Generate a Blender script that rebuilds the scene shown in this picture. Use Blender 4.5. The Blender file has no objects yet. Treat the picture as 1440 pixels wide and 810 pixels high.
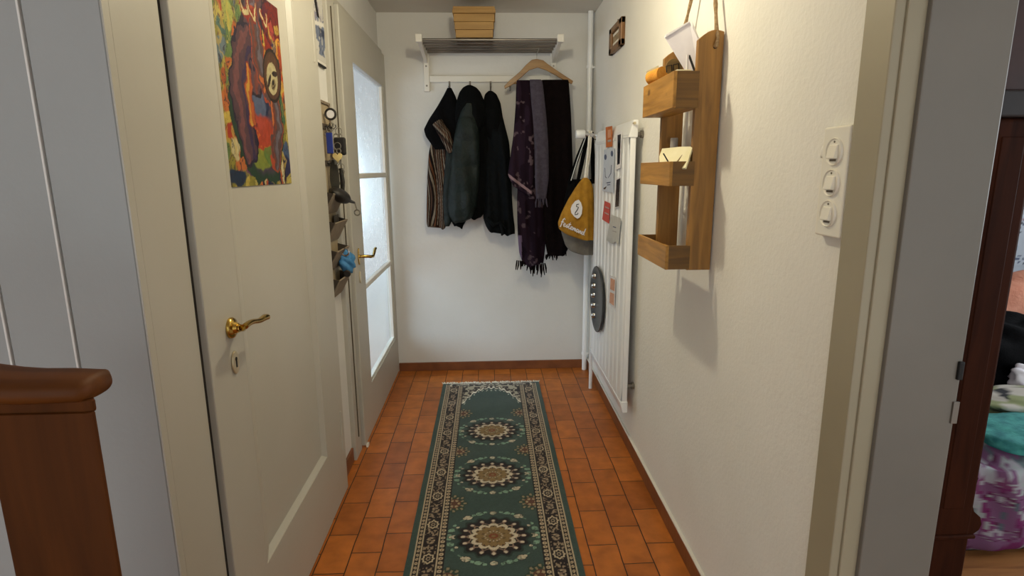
import bpy, bmesh, math, random
import numpy as np
from mathutils import Vector, Matrix

random.seed(7)
rng = np.random.default_rng(7)
SC = bpy.context.scene
COL = SC.collection
PI = math.pi

# ------------------------------------------------------------------ camera solved from the hall's vanishing points
F, CX, CY = 806.0, 720.0, 405.0
CAM = Vector((0, 0, 1.40))
_dy = Vector((686 - CX, CY - 240, -F)).normalized()
_up = Vector((-(750 - CX), 4340 - CY, F)).normalized()
_up = (_up - _dy * _up.dot(_dy)).normalized()
_dx = _dy.cross(_up)
RW = Matrix((_dx, _dy, _up))            # camera vector -> world vector


def at(px, py, axis, v):
    """Survey: the point of the world plane axis=v that the photo shows at (px, py)."""
    d = RW @ Vector((px - CX, CY - py, -F))
    i = 'xyz'.index(axis)
    return CAM + d * ((v - CAM[i]) / d[i])


cam = bpy.data.objects.new('camera', bpy.data.cameras.new('camera'))
COL.objects.link(cam)
cam.data.sensor_width = 36.0
cam.data.lens = F / 1440 * 36.0
cam.data.clip_start = 0.02
cam.matrix_world = Matrix.Translation(CAM) @ RW.to_4x4()
SC.camera = cam


# ------------------------------------------------------------------ colours and materials
def lin(h):
    h = h.lstrip('#')
    out = []
    for i in (0, 2, 4):
        c = int(h[i:i + 2], 16) / 255
        out.append(c / 12.92 if c <= 0.04045 else ((c + 0.055) / 1.055) ** 2.4)
    return tuple(out)


def L4(h):
    return lin(h) + (1.0,)


def _new(name):
    m = bpy.data.materials.new(name)
    m.use_nodes = True
    nt = m.node_tree
    b = nt.nodes['Principled BSDF']
    return m, nt, b


def mat(name, c1, c2=None, rough=0.6, scale=8.0, bump=0.0, bscale=None, metal=0.0, spec=0.5, sheen=0.0, stretch=None, coat=0.0, dist=0.01):
    """Plain surface: two tones mixed by noise in object space, with a noise bump."""
    m, nt, b = _new(name)
    N, K = nt.nodes, nt.links
    b.inputs['Roughness'].default_value = rough
    b.inputs['Metallic'].default_value = metal
    b.inputs['Specular IOR Level'].default_value = spec
    b.inputs['Sheen Weight'].default_value = sheen
    b.inputs['Coat Weight'].default_value = coat
    g = N.new('ShaderNodeNewGeometry')
    mp = N.new('ShaderNodeMapping')
    if stretch:
        mp.inputs['Scale'].default_value = stretch
    K.new(g.outputs['Position'], mp.inputs['Vector'])
    n = N.new('ShaderNodeTexNoise')
    n.inputs['Scale'].default_value = scale
    n.inputs['Detail'].default_value = 5
    K.new(mp.outputs[0], n.inputs['Vector'])
    r = N.new('ShaderNodeValToRGB')
    r.color_ramp.elements[0].position = 0.32
    r.color_ramp.elements[1].position = 0.68
    r.color_ramp.elements[0].color = L4(c1)
    r.color_ramp.elements[1].color = L4(c2 or c1)
    K.new(n.outputs['Fac'], r.inputs['Fac'])
    K.new(r.outputs['Color'], b.inputs['Base Color'])
    if bump:
        n2 = N.new('ShaderNodeTexNoise')
        n2.inputs['Scale'].default_value = bscale or scale * 6
        n2.inputs['Detail'].default_value = 4
        K.new(mp.outputs[0], n2.inputs['Vector'])
        bp = N.new('ShaderNodeBump')
        bp.inputs['Strength'].default_value = bump
        bp.inputs['Distance'].default_value = dist
        K.new(n2.outputs['Fac'], bp.inputs['Height'])
        K.new(bp.outputs[0], b.inputs['Normal'])
    return m


def wood(name, dark, light, axis='z', scale=14.0, rough=0.5, knots=True, coat=0.0, spec=0.5):
    """Wood with grain running along one axis and a few dark knots."""
    m, nt, b = _new(name)
    N, K = nt.nodes, nt.links
    b.inputs['Roughness'].default_value = rough
    b.inputs['Coat Weight'].default_value = coat
    b.inputs['Coat Roughness'].default_value = 0.25
    b.inputs['Specular IOR Level'].default_value = spec
    g = N.new('ShaderNodeNewGeometry')
    mp = N.new('ShaderNodeMapping')
    s = {'x': (0.08, 1, 1), 'y': (1, 0.08, 1), 'z': (1, 1, 0.08)}[axis]
    mp.inputs['Scale'].default_value = s
    K.new(g.outputs['Position'], mp.inputs['Vector'])
    n = N.new('ShaderNodeTexNoise')
    n.inputs['Scale'].default_value = scale * 4
    n.inputs['Detail'].default_value = 6
    n.inputs['Distortion'].default_value = 0.6
    K.new(mp.outputs[0], n.inputs['Vector'])
    r = N.new('ShaderNodeValToRGB')
    r.color_ramp.elements[0].position = 0.3
    r.color_ramp.elements[1].position = 0.7
    r.color_ramp.elements[0].color = L4(dark)
    r.color_ramp.elements[1].color = L4(light)
    K.new(n.outputs['Fac'], r.inputs['Fac'])
    last = r.outputs['Color']
    if knots:
        v = N.new('ShaderNodeTexVoronoi')
        v.inputs['Scale'].default_value = 9.0
        mp2 = N.new('ShaderNodeMapping')
        mp2.inputs['Scale'].default_value = {'x': (0.6, 1, 1), 'y': (1, 0.6, 1), 'z': (1, 1, 0.6)}[axis]
        K.new(g.outputs['Position'], mp2.inputs['Vector'])
        K.new(mp2.outputs[0], v.inputs['Vector'])
        kr = N.new('ShaderNodeValToRGB')
        kr.color_ramp.elements[0].position = 0.05
        kr.color_ramp.elements[1].position = 0.12
        kr.color_ramp.elements[0].color = (0.25, 0.22, 0.2, 1)
        kr.color_ramp.elements[1].color = (1, 1, 1, 1)
        K.new(v.outputs['Distance'], kr.inputs['Fac'])
        mx = N.new('ShaderNodeMix')
        mx.data_type = 'RGBA'
        mx.blend_type = 'MULTIPLY'
        mx.inputs['Factor'].default_value = 0.85
        K.new(last, mx.inputs['A'])
        K.new(kr.outputs['Color'], mx.inputs['B'])
        last = mx.outputs['Result']
    K.new(last, b.inputs['Base Color'])
    bp = N.new('ShaderNodeBump')
    bp.inputs['Strength'].default_value = 0.15
    bp.inputs['Distance'].default_value = 0.003
    K.new(n.outputs['Fac'], bp.inputs['Height'])
    K.new(bp.outputs[0], b.inputs['Normal'])
    return m


def vcol(name, rough=0.8, bump=0.0, bscale=300, spec=0.3, sheen=0.0):
    """Surface whose colour comes from a painted colour attribute."""
    m, nt, b = _new(name)
    N, K = nt.nodes, nt.links
    b.inputs['Roughness'].default_value = rough
    b.inputs['Specular IOR Level'].default_value = spec
    b.inputs['Sheen Weight'].default_value = sheen
    a = N.new('ShaderNodeAttribute')
    a.attribute_name = 'Col'
    K.new(a.outputs['Color'], b.inputs['Base Color'])
    if bump:
        g = N.new('ShaderNodeNewGeometry')
        n = N.new('ShaderNodeTexNoise')
        n.inputs['Scale'].default_value = bscale
        K.new(g.outputs['Position'], n.inputs['Vector'])
        bp = N.new('ShaderNodeBump')
        bp.inputs['Strength'].default_value = bump
        bp.inputs['Distance'].default_value = 0.004
        K.new(n.outputs['Fac'], bp.inputs['Height'])
        K.new(bp.outputs[0], b.inputs['Normal'])
    return m


def tile_floor():
    m, nt, b = _new('terracotta_tiles')
    N, K = nt.nodes, nt.links
    g = N.new('ShaderNodeNewGeometry')
    sp = N.new('ShaderNodeSeparateXYZ')
    K.new(g.outputs['Position'], sp.inputs[0])
    u = N.new('ShaderNodeMath'); u.operation = 'ADD'; u.inputs[1].default_value = -2.376 + 0.11125 + 0.2225 * 40
    v = N.new('ShaderNodeMath'); v.operation = 'ADD'; v.inputs[1].default_value = 0.53 + 0.1115 * 40
    K.new(sp.outputs['Y'], u.inputs[0]); K.new(sp.outputs['X'], v.inputs[0])
    cb = N.new('ShaderNodeCombineXYZ')
    K.new(u.outputs[0], cb.inputs[0]); K.new(v.outputs[0], cb.inputs[1])
    # slight wobble of the joints
    wn = N.new('ShaderNodeTexNoise'); wn.inputs['Scale'].default_value = 9.0
    K.new(g.outputs['Position'], wn.inputs['Vector'])
    ws = N.new('ShaderNodeVectorMath'); ws.operation = 'SCALE'; ws.inputs['Scale'].default_value = 0.006
    K.new(wn.outputs['Color'], ws.inputs[0])
    wa = N.new('ShaderNodeVectorMath'); wa.operation = 'ADD'
    K.new(cb.outputs[0], wa.inputs[0]); K.new(ws.outputs[0], wa.inputs[1])
    br = N.new('ShaderNodeTexBrick')
    br.offset = 0.5; br.offset_frequency = 2
    br.inputs['Scale'].default_value = 1.0
    br.inputs['Brick Width'].default_value = 0.2225
    br.inputs['Row Height'].default_value = 0.1115
    br.inputs['Mortar Size'].default_value = 0.0026
    br.inputs['Mortar Smooth'].default_value = 0.4
    br.inputs['Bias'].default_value = 0.0
    br.inputs['Color1'].default_value = L4('#c47430')
    br.inputs['Color2'].default_value = L4('#aa6126')
    br.inputs['Mortar'].default_value = L4('#3c200f')
    K.new(wa.outputs[0], br.inputs['Vector'])
    n = N.new('ShaderNodeTexNoise'); n.inputs['Scale'].default_value = 14; n.inputs['Detail'].default_value = 6
    K.new(g.outputs['Position'], n.inputs['Vector'])
    r = N.new('ShaderNodeValToRGB')
    r.color_ramp.elements[0].position = 0.3; r.color_ramp.elements[1].position = 0.7
    r.color_ramp.elements[0].color = (0.72, 0.70, 0.68, 1); r.color_ramp.elements[1].color = (1.1, 1.08, 1.05, 1)
    K.new(n.outputs['Fac'], r.inputs['Fac'])
    mx = N.new('ShaderNodeMix'); mx.data_type = 'RGBA'; mx.blend_type = 'MULTIPLY'; mx.inputs['Factor'].default_value = 1.0
    K.new(br.outputs['Color'], mx.inputs['A']); K.new(r.outputs['Color'], mx.inputs['B'])
    K.new(mx.outputs['Result'], b.inputs['Base Color'])
    b.inputs['Roughness'].default_value = 0.42
    b.inputs['Specular IOR Level'].default_value = 0.35
    ad = N.new('ShaderNodeMath'); ad.operation = 'MULTIPLY_ADD'; ad.inputs[1].default_value = -1.0
    K.new(br.outputs['Fac'], ad.inputs[0])
    sc = N.new('ShaderNodeMath'); sc.operation = 'MULTIPLY'; sc.inputs[1].default_value = 0.35
    K.new(n.outputs['Fac'], sc.inputs[0]); K.new(sc.outputs[0], ad.inputs[2])
    bp = N.new('ShaderNodeBump'); bp.inputs['Strength'].default_value = 0.5; bp.inputs['Distance'].default_value = 0.004
    K.new(ad.outputs[0], bp.inputs['Height']); K.new(bp.outputs[0], b.inputs['Normal'])
    return m


def glass_frosted():
    """Hammered pane that scatters the daylight coming from behind it."""
    m = bpy.data.materials.new('frosted_glass'); m.use_nodes = True
    nt = m.node_tree; N, K = nt.nodes, nt.links
    N.remove(N['Principled BSDF'])
    out = N['Material Output']
    g = N.new('ShaderNodeNewGeometry')
    n = N.new('ShaderNodeTexNoise'); n.inputs['Scale'].default_value = 26; n.inputs['Detail'].default_value = 3
    K.new(g.outputs['Position'], n.inputs['Vector'])
    bp = N.new('ShaderNodeBump'); bp.inputs['Strength'].default_value = 0.35; bp.inputs['Distance'].default_value = 0.01
    K.new(n.outputs['Fac'], bp.inputs['Height'])
    r = N.new('ShaderNodeValToRGB')
    r.color_ramp.elements[0].position = 0.35; r.color_ramp.elements[1].position = 0.65
    r.color_ramp.elements[0].color = (0.25, 0.26, 0.27, 1); r.color_ramp.elements[1].color = (0.36, 0.37, 0.37, 1)
    K.new(n.outputs['Fac'], r.inputs['Fac'])
    t = N.new('ShaderNodeBsdfTranslucent'); K.new(r.outputs['Color'], t.inputs['Color']); K.new(bp.outputs[0], t.inputs['Normal'])
    gl = N.new('ShaderNodeBsdfGlossy'); gl.inputs['Roughness'].default_value = 0.25; K.new(bp.outputs[0], gl.inputs['Normal'])
    mx = N.new('ShaderNodeMixShader'); mx.inputs[0].default_value = 0.05
    K.new(t.outputs[0], mx.inputs[1]); K.new(gl.outputs[0], mx.inputs[2])
    tr = N.new('ShaderNodeBsdfTransparent'); tr.inputs['Color'].default_value = (0.95, 0.98, 1.0, 1)
    m2 = N.new('ShaderNodeMixShader'); m2.inputs[0].default_value = 0.5      # rippled glass: half scattered, half straight through
    K.new(mx.outputs[0], m2.inputs[1]); K.new(tr.outputs[0], m2.inputs[2]); K.new(m2.outputs[0], out.inputs['Surface'])
    return m


def glass_clear():
    m = bpy.data.materials.new('clear_glass'); m.use_nodes = True
    nt = m.node_tree; N, K = nt.nodes, nt.links
    N.remove(N['Principled BSDF'])
    out = N['Material Output']
    t = N.new('ShaderNodeBsdfTransparent'); t.inputs['Color'].default_value = (0.86, 0.95, 1.0, 1)  # cool tint stands in for the bluish cast of the daylight
    gl = N.new('ShaderNodeBsdfGlossy'); gl.inputs['Roughness'].default_value = 0.03
    mx = N.new('ShaderNodeMixShader'); mx.inputs[0].default_value = 0.06
    K.new(t.outputs[0], mx.inputs[1]); K.new(gl.outputs[0], mx.inputs[2]); K.new(mx.outputs[0], out.inputs['Surface'])
    return m


M = {}
M['wall'] = mat('white_plaster', '#d5d3ce', '#dbd9d5', rough=0.9, scale=3, bump=0.12, bscale=40)
M['wall_rough'] = mat('rough_white_plaster', '#e6e3db', '#ebe8e1', rough=0.85, scale=3, bump=0.22, bscale=85, dist=0.008)
M['ceiling'] = mat('ceiling_paint', '#cfcac2', '#d6d2ca', rough=0.9, scale=3, bump=0.06)
M['beige'] = mat('beige_gloss_paint', '#b4b0a5', '#bab6ac', rough=0.45, scale=2, bump=0.04, bscale=30)
M['grey_boards'] = mat('grey_board_paint', '#a3a5a5', '#a9abab', rough=0.5, scale=3, bump=0.06, bscale=60)
M['casing'] = mat('olive_beige_paint', '#9a9078', '#a1977f', rough=0.5, scale=3, bump=0.05)
M['jamb'] = mat('grey_jamb_paint', '#716c64', '#7a746b', rough=0.5, scale=3, bump=0.06)
M['groove'] = mat('dark_gap', '#2b2620', rough=0.9)
M['frame_gap'] = mat('brown_gap', '#4d4332', rough=0.9)
M['white_line'] = mat('white_groove_strip', '#eceae6', rough=0.6)
M['skirting'] = mat('brown_skirting_tile', '#6f4023', '#86502c', rough=0.4, scale=9, bump=0.1)
M['tile'] = tile_floor()
M['brass'] = mat('polished_brass', '#c9a95a', '#b8964a', rough=0.18, scale=20, metal=1.0)
M['brass_light'] = mat('pale_brass', '#d8ccae', '#cfc2a0', rough=0.3, scale=20, metal=0.7)
M['black'] = mat('matt_black', '#0b0b0c', '#121214', rough=0.7)
M['frost'] = glass_frosted()
M['clear'] = glass_clear()
M['white_enamel'] = mat('white_enamel', '#eef0f1', '#f1f2f3', rough=0.3, scale=3)
M['white_paint'] = mat('white_painted_wood', '#dcd8cf', '#e2ded6', rough=0.5, scale=5, bump=0.05)
M['steel'] = mat('dull_steel_tube', '#77726c', '#8a857e', rough=0.35, scale=8, metal=0.8)
M['chrome'] = mat('chrome', '#cfcfcf', rough=0.15, metal=1.0)
M['pine_x'] = wood('pale_pine', '#946f38', '#a98346', 'x', 10, 0.55, knots=False)
M['shelf_z'] = wood('stained_pine_upright', '#7a5626', '#aa7a38', 'z', 12, 0.5)
M['shelf_y'] = wood('stained_pine_box', '#8c6222', '#be8a3a', 'y', 12, 0.5)
M['shelf_x'] = wood('stained_pine_end_shaded', '#553a12', '#7d571e', 'x', 12, 0.5, knots=False)  # box wood darkened: shade on the end faces is put into the colour
M['hanger'] = wood('hanger_wood', '#7c5a33', '#9a7443', 'x', 12, 0.4, knots=False)
M['newel'] = wood('stained_beech', '#3f2008', '#582f0e', 'z', 7, 0.65, knots=False, spec=0.12)
M['mahogany'] = wood('dark_mahogany', '#26120a', '#3c1d10', 'z', 8, 0.6, knots=False, spec=0.05)
M['mahogany_dark'] = mat('dark_cornice', '#140a08', '#1e0f0c', rough=0.5)
M['rope'] = mat('jute_rope', '#8f7450', '#b39670', rough=0.9, scale=120, bump=0.6, bscale=260)
M['vc'] = vcol('painted_paper', rough=0.55)
M['vc_rug'] = vcol('rug_pile', rough=0.95, bump=0.35, bscale=420, spec=0.1, sheen=0.2)
M['vc_cloth'] = vcol('printed_cloth', rough=0.95, bump=0.25, bscale=500, spec=0.08)
M['cream'] = mat('cream_cotton', '#e2dccd', '#efeadf', rough=0.9, scale=60)
M['paper'] = mat('white_paper', '#e6e4e6', '#dedce0', rough=0.7, scale=10)


# ------------------------------------------------------------------ mesh helpers
def tag(o, label=None, cat=None, group=None, kind=None):
    if label: o['label'] = label
    if cat: o['category'] = cat
    if group: o['group'] = group
    if kind: o['kind'] = kind
    return o


def thing(name, loc, label, cat, group=None):
    o = bpy.data.objects.new(name, None)
    o.empty_display_size = 0.05
    COL.objects.link(o)
    o.location = loc
    return tag(o, label, cat, group)


def wloc(o):
    v = Vector(o.location)
    while o.parent is not None:
        o = o.parent
        v += Vector(o.location)
    return v


def obj(name, bm, m, parent=None, smooth=None, base=None):
    """Link a bmesh given in world coordinates as one mesh object whose origin is its base."""
    me = bpy.data.meshes.new(name)
    bm.normal_update()
    if base is None and parent is None and len(bm.verts):
        xs = [v.co for v in bm.verts]
        base = Vector(((min(c.x for c in xs) + max(c.x for c in xs)) / 2, (min(c.y for c in xs) + max(c.y for c in xs)) / 2, min(c.z for c in xs)))
    off = wloc(parent) if parent is not None else Vector(base or (0, 0, 0))
    bmesh.ops.translate(bm, verts=bm.verts, vec=-off)
    if smooth is not None:
        for f in bm.faces: f.smooth = True
        for e in bm.edges:
            if len(e.link_faces) == 2 and e.calc_face_angle(0) > smooth: e.smooth = False
    bm.to_mesh(me); bm.free()
    o = bpy.data.objects.new(name, me)
    COL.objects.link(o)
    if parent is not None: o.parent = parent
    else: o.location = off
    if isinstance(m, (list, tuple)):
        for q in m: me.materials.append(q)
    else: me.materials.append(m)
    return o


def BM():
    return bmesh.new()


def box(bm, x0, x1, y0, y1, z0, z1, bev=0.0, seg=2):
    r = bmesh.ops.create_cube(bm, size=1.0)
    vs = r['verts']
    for v in vs:
        v.co = Vector(((x0 + x1) / 2 + v.co.x * (x1 - x0), (y0 + y1) / 2 + v.co.y * (y1 - y0), (z0 + z1) / 2 + v.co.z * (z1 - z0)))
    if bev:
        es = list({e for v in vs for e in v.link_edges})
        bmesh.ops.bevel(bm, geom=es, offset=bev, segments=seg, affect='EDGES', profile=0.5)
    return bm


def tube(bm, pts, r, n=10, caps=True, closed=False):
    pts = [Vector(p) for p in pts]
    rs = r if isinstance(r, (list, tuple)) else [r] * len(pts)
    rings = []
    up = Vector((0, 0, 1))
    prev = None
    for i, p in enumerate(pts):
        a = pts[i - 1] if (i > 0 or closed) else p
        b = pts[(i + 1) % len(pts)] if (i < len(pts) - 1 or closed) else p
        t = (b - a).normalized()
        if prev is None:
            s = t.cross(up)
            if s.length < 1e-3: s = t.cross(Vector((1, 0, 0)))
        else:
            s = prev - t * prev.dot(t)
        s.normalize(); prev = s
        q = t.cross(s)
        rings.append([bm.verts.new(p + (s * math.cos(k * 2 * PI / n) + q * math.sin(k * 2 * PI / n)) * rs[i]) for k in range(n)])
    for i in range(len(rings) - (0 if closed else 1)):
        A, B = rings[i], rings[(i + 1) % len(rings)]
        for k in range(n):
            bm.faces.new((A[k], A[(k + 1) % n], B[(k + 1) % n], B[k]))
    if caps and not closed:
        bm.faces.new(rings[0][::-1]); bm.faces.new(rings[-1])
    return bm


def lathe(bm, prof, c, axis='z', n=28):
    """prof = (radius, height) pairs along the axis from the centre c."""
    c = Vector(c)
    A = {'x': (Vector((0, 1, 0)), Vector((0, 0, 1)), Vector((1, 0, 0))), 'y': (Vector((0, 0, 1)), Vector((1, 0, 0)), Vector((0, 1, 0))), 'z': (Vector((1, 0, 0)), Vector((0, 1, 0)), Vector((0, 0, 1)))}[axis]
    rings = []
    for r, h in prof:
        if r < 1e-6:
            rings.append([bm.verts.new(c + A[2] * h)])
        else:
            rings.append([bm.verts.new(c + A[2] * h + (A[0] * math.cos(k * 2 * PI / n) + A[1] * math.sin(k * 2 * PI / n)) * r) for k in range(n)])
    for P, Q in zip(rings, rings[1:]):
        for k in range(n):
            k2 = (k + 1) % n
            if len(P) == 1 and len(Q) == 1: continue
            if len(P) == 1: bm.faces.new((P[0], Q[k2], Q[k]))
            elif len(Q) == 1: bm.faces.new((P[k], P[k2], Q[0]))
            else: bm.faces.new((P[k], P[k2], Q[k2], Q[k]))
    bmesh.ops.recalc_face_normals(bm, faces=bm.faces)
    return bm


def prism(bm, pts, vec, bev=0.0):
    """A flat polygon (world points) pushed along vec."""
    vec = Vector(vec)
    a = [bm.verts.new(Vector(p)) for p in pts]
    b = [bm.verts.new(Vector(p) + vec) for p in pts]
    n = len(pts)
    fs = [bm.faces.new(a[::-1]), bm.faces.new(b)]
    for i in range(n):
        fs.append(bm.faces.new((a[i], a[(i + 1) % n], b[(i + 1) % n], b[i])))
    bmesh.ops.recalc_face_normals(bm, faces=fs)
    if bev:
        bmesh.ops.bevel(bm, geom=list({e for f in fs for e in f.edges}), offset=bev, segments=2, affect='EDGES', profile=0.5)
    return bm


def paint_sheet(name, o0, U, V, nu, nv, fn, m, parent=None, disp=None, edge=0.0, base=None):
    """A fine grid o0 + u*U + v*V whose colour attribute is painted by fn(u, v) -> rgb (linear)."""
    o0, U, V = (np.array(a, float) for a in (o0, U, V))
    u, v = np.meshgrid(np.linspace(0, 1, nu), np.linspace(0, 1, nv))
    P = o0 + u[..., None] * U + v[..., None] * V
    nrm = np.cross(U, V); nrm /= np.linalg.norm(nrm)
    if disp is not None: P = P + disp(u, v)[..., None] * nrm
    if edge:
        m_ = np.zeros_like(u, bool); m_[0] = m_[-1] = True; m_[:, 0] = m_[:, -1] = True
        P[m_] -= nrm * edge
    rgb = np.clip(fn(u, v), 0, 1)
    b = wloc(parent) if parent is not None else Vector(base if base is not None else tuple(P.reshape(-1, 3).mean(0)))
    P = P - np.array(b)
    me = bpy.data.meshes.new(name)
    i = np.arange(nu * nv).reshape(nv, nu)
    q = np.stack([i[:-1, :-1], i[:-1, 1:], i[1:, 1:], i[1:, :-1]], -1).reshape(-1)
    nf = (nu - 1) * (nv - 1)
    me.vertices.add(nu * nv); me.vertices.foreach_set('co', P.reshape(-1).astype(np.float32))
    me.loops.add(nf * 4); me.loops.foreach_set('vertex_index', q.astype(np.int32))
    me.polygons.add(nf); me.polygons.foreach_set('loop_start', np.arange(0, nf * 4, 4, dtype=np.int32))
    me.polygons.foreach_set('use_smooth', np.ones(nf, bool))
    a = me.attributes.new('Col', 'FLOAT_COLOR', 'POINT')
    c = np.concatenate([rgb.reshape(-1, 3), np.ones((nu * nv, 1))], 1)
    a.data.foreach_set('color', c.reshape(-1).astype(np.float32))
    me.update(calc_edges=True); me.validate()
    me.materials.append(m)
    o = bpy.data.objects.new(name, me); COL.objects.link(o)
    if parent is not None: o.parent = parent
    else: o.location = b
    return o


def colour_verts(o, fn):
    """Paint an object's colour attribute from its local coordinates."""
    me = o.data
    a = me.attributes.new('Col', 'FLOAT_COLOR', 'POINT')
    co = np.zeros(len(me.vertices) * 3, np.float32); me.vertices.foreach_get('co', co)
    co = co.reshape(-1, 3) + np.array(wloc(o))
    rgb = np.clip(fn(co), 0, 1)
    c = np.concatenate([rgb, np.ones((len(co), 1))], 1)
    a.data.foreach_set('color', c.reshape(-1).astype(np.float32))


def mixc(base, col, w):
    w = np.clip(w, 0, 1)[..., None]
    return base * (1 - w) + np.array(col) * w


def vnoise(x, y, seed=0, oct=3):
    """Smooth value noise for painting."""
    out = np.zeros_like(x, float); amp, tot = 1.0, 0.0
    for k in range(oct):
        fx, fy = x * 2 ** k, y * 2 ** k
        ix, iy = np.floor(fx).astype(int), np.floor(fy).astype(int)
        tx, ty = fx - ix, fy - iy
        tx, ty = tx * tx * (3 - 2 * tx), ty * ty * (3 - 2 * ty)
        def h(a, b):
            s = np.sin(a * 127.1 + b * 311.7 + seed * 74.7 + k * 19.3) * 43758.5453
            return s - np.floor(s)
        n = (h(ix, iy) * (1 - tx) + h(ix + 1, iy) * tx) * (1 - ty) + (h(ix, iy + 1) * (1 - tx) + h(ix + 1, iy + 1) * tx) * ty
        out += amp * n; tot += amp; amp *= 0.5
    return out / tot


def struct(name, bm, m, smooth=None, parent=None):
    o = obj(name, bm, m, parent, smooth=smooth)
    if parent is None: o['kind'] = 'structure'
    return o


# ------------------------------------------------------------------ the setting
XW, XR, YB, ZC = -0.69, 0.70, 3.93, 2.385      # left wall, right wall, back wall, ceiling
LEAF = -0.652                                  # face of the two door leaves

struct('floor', box(BM(), -3.2, 0.87, -2.2, 4.1, -0.1, 0.0), M['tile'])
struct('ceiling', box(BM(), -3.2, 4.4, -2.2, 4.1, ZC, ZC + 0.1), M['ceiling'])
struct('wall_back', box(BM(), -0.90, 0.87, YB, YB + 0.15, -0.02, ZC), M['wall'])
b = BM()
box(b, XW - 0.2, XW, 1.12, 2.74, -0.02, ZC)
box(b, XW - 0.2, XW, 2.74, YB, 2.12, ZC)
struct('wall_left', b, M['wall'])
b = BM()
box(b, XR, 0.87, 1.02, YB, -0.02, ZC)
box(b, XR, 0.87, 0.10, 1.02, 2.10, ZC)
box(b, XR, 0.87, -2.2, 0.10, -0.02, ZC)
struct('wall_right', b, M['wall_rough'])

# grey tongue-and-groove boards facing the viewer, left of the hall's mouth
b = BM()
xs = [-0.668, -0.803]
while xs[-1] > -3.1: xs.append(xs[-1] - 0.1235)
for a, c in zip(xs, xs[1:]):
    box(b, c + 0.0022, a - (0.0022 if a < -0.67 else 0), 1.10, 1.118, 0, ZC, 0.002, 1)
struct('wall_front_left', b, M['grey_boards'])
b = BM(); box(b, -3.2, -0.69, 1.114, 1.2, 0, ZC)
struct('wall_front_left_backing', b, M['groove'])
b = BM()
for a in xs[1:8]: box(b, a - 0.0052, a - 0.0012, 1.0985, 1.112, 0, ZC, 0.0008, 1)
struct('trim_6', b, M['white_line'])  # narrow white strip along one edge of each board groove
# near room: side wall far to the left
struct('wall_near_left', box(BM(), -3.2, -3.1, -2.2, 1.1, 0, ZC), M['wall'])

# skirting of brown tile
struct('baseboard_back', box(BM(), -0.652, XR, YB - 0.011, YB, 0, 0.062, 0.002), M['skirting'])
b = BM(); box(b, XR - 0.011, XR, 1.085, YB - 0.011, 0, 0.072, 0.002)
struct('baseboard_right', b, M['skirting'])
b = BM(); box(b, XR - 0.013, XR, 1.085, YB - 0.012, 0.072, 0.079, 0.002)
struct('trim_8', b, M['white_paint'])
struct('baseboard_left', box(BM(), XW, XW + 0.011, 2.39, 2.625, 0, 0.075, 0.002), M['skirting'])

# beige casing of the closed door and of the doorway on the right
b = BM(); box(b, XW - 0.03, -0.664, 1.119, 1.283, 0, ZC, 0.001, 1); box(b, -0.6672, -0.664, 1.0995, 1.119, 0, ZC)
struct('trim_1', b, M['beige'])
b = BM()
box(b, 0.682, XR + 0.001, 1.0, 1.082, 0, 2.16, 0.003)
struct('trim_2', b, M['casing'])
b = BM()
box(b, 0.70, 0.735, 0.995, 1.02, 0, 2.13, 0.003)
struct('trim_3', b, M['casing'])
b = BM()
box(b, 0.733, 0.881, 0.985, 1.02, 0, 2.13, 0.003)
jamb = struct('trim_4', b, M['jamb'])
b = BM(); p = at(1350, 521, 'y', 0.984)
box(b, p.x - 0.006, p.x + 0.004, 0.979, 0.986, p.z - 0.018, p.z + 0.018, 0.002)
obj('strike_latch', b, M['black'], jamb)
b = BM(); p = at(1342, 580, 'y', 0.984)
box(b, p.x - 0.006, p.x + 0.006, 0.981, 0.986, p.z - 0.022, p.z + 0.022, 0.001)
obj('strike_plate', b, M['steel'], jamb)

# ------------------------------------------------------------------ closed beige door with brass handle
door = thing('door_1', (LEAF, 1.84, 0.0), 'closed beige panelled door with brass lever handle and a painting', 'door')
door['kind'] = 'structure'
y0, y1, zt = 1.30, 2.385, 2.16
py0, py1, pz0, pz1 = 1.49, 2.115, 0.295, 1.985
b = BM()
box(b, XW, LEAF, y0, py0, 0.006, zt, 0.003)
box(b, XW, LEAF, py1, y1, 0.006, zt, 0.003)
box(b, XW, LEAF, py0 - 0.004, py1 + 0.004, 0.006, pz0)
box(b, XW, LEAF, py0 - 0.004, py1 + 0.004, pz1, zt)
box(b, XW, LEAF - 0.018, py0 - 0.004, py1 + 0.004, pz0 - 0.004, pz1 + 0.004)
leaf = obj('door_leaf', b, M['beige'], door)
b = BM()                                             # sloped bead around the sunken panel
w, wn, q_ = 0.016, 0.06, 0.0034
ring0 = [(LEAF, py0 - q_, pz0 - q_), (LEAF, py1 + q_, pz0 - q_), (LEAF, py1 + q_, pz1 + q_), (LEAF, py0 - q_, pz1 + q_)]
ring1 = [(LEAF - 0.0175, py0 + wn, pz0 + w), (LEAF - 0.0175, py1 - w, pz0 + w), (LEAF - 0.0175, py1 - w, pz1 - w), (LEAF - 0.0175, py0 + wn, pz1 - w)]
A = [b.verts.new(Vector(p) + Vector((0.0003, 0, 0))) for p in ring0]; B = [b.verts.new(Vector(p)) for p in ring1]
for i in range(4): b.faces.new((A[i], A[(i + 1) % 4], B[(i + 1) % 4], B[i]))
obj('panel_bead', b, M['beige'], door)
b = BM()                                             # dark shadow gap between leaf and casing
box(b, XW - 0.01, -0.668, 1.283, 1.30, 0.006, zt)
obj('shadow_gap', b, M['groove'], door)
for z in (1.90, 0.30):
    b = BM(); tube(b, [(LEAF + 0.001, 2.335, z - 0.09), (LEAF + 0.001, 2.335, z + 0.09)], 0.004, 10)
    obj('hinge', b, M['beige'], door)
hy, hz = 1.418, 1.018
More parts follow.
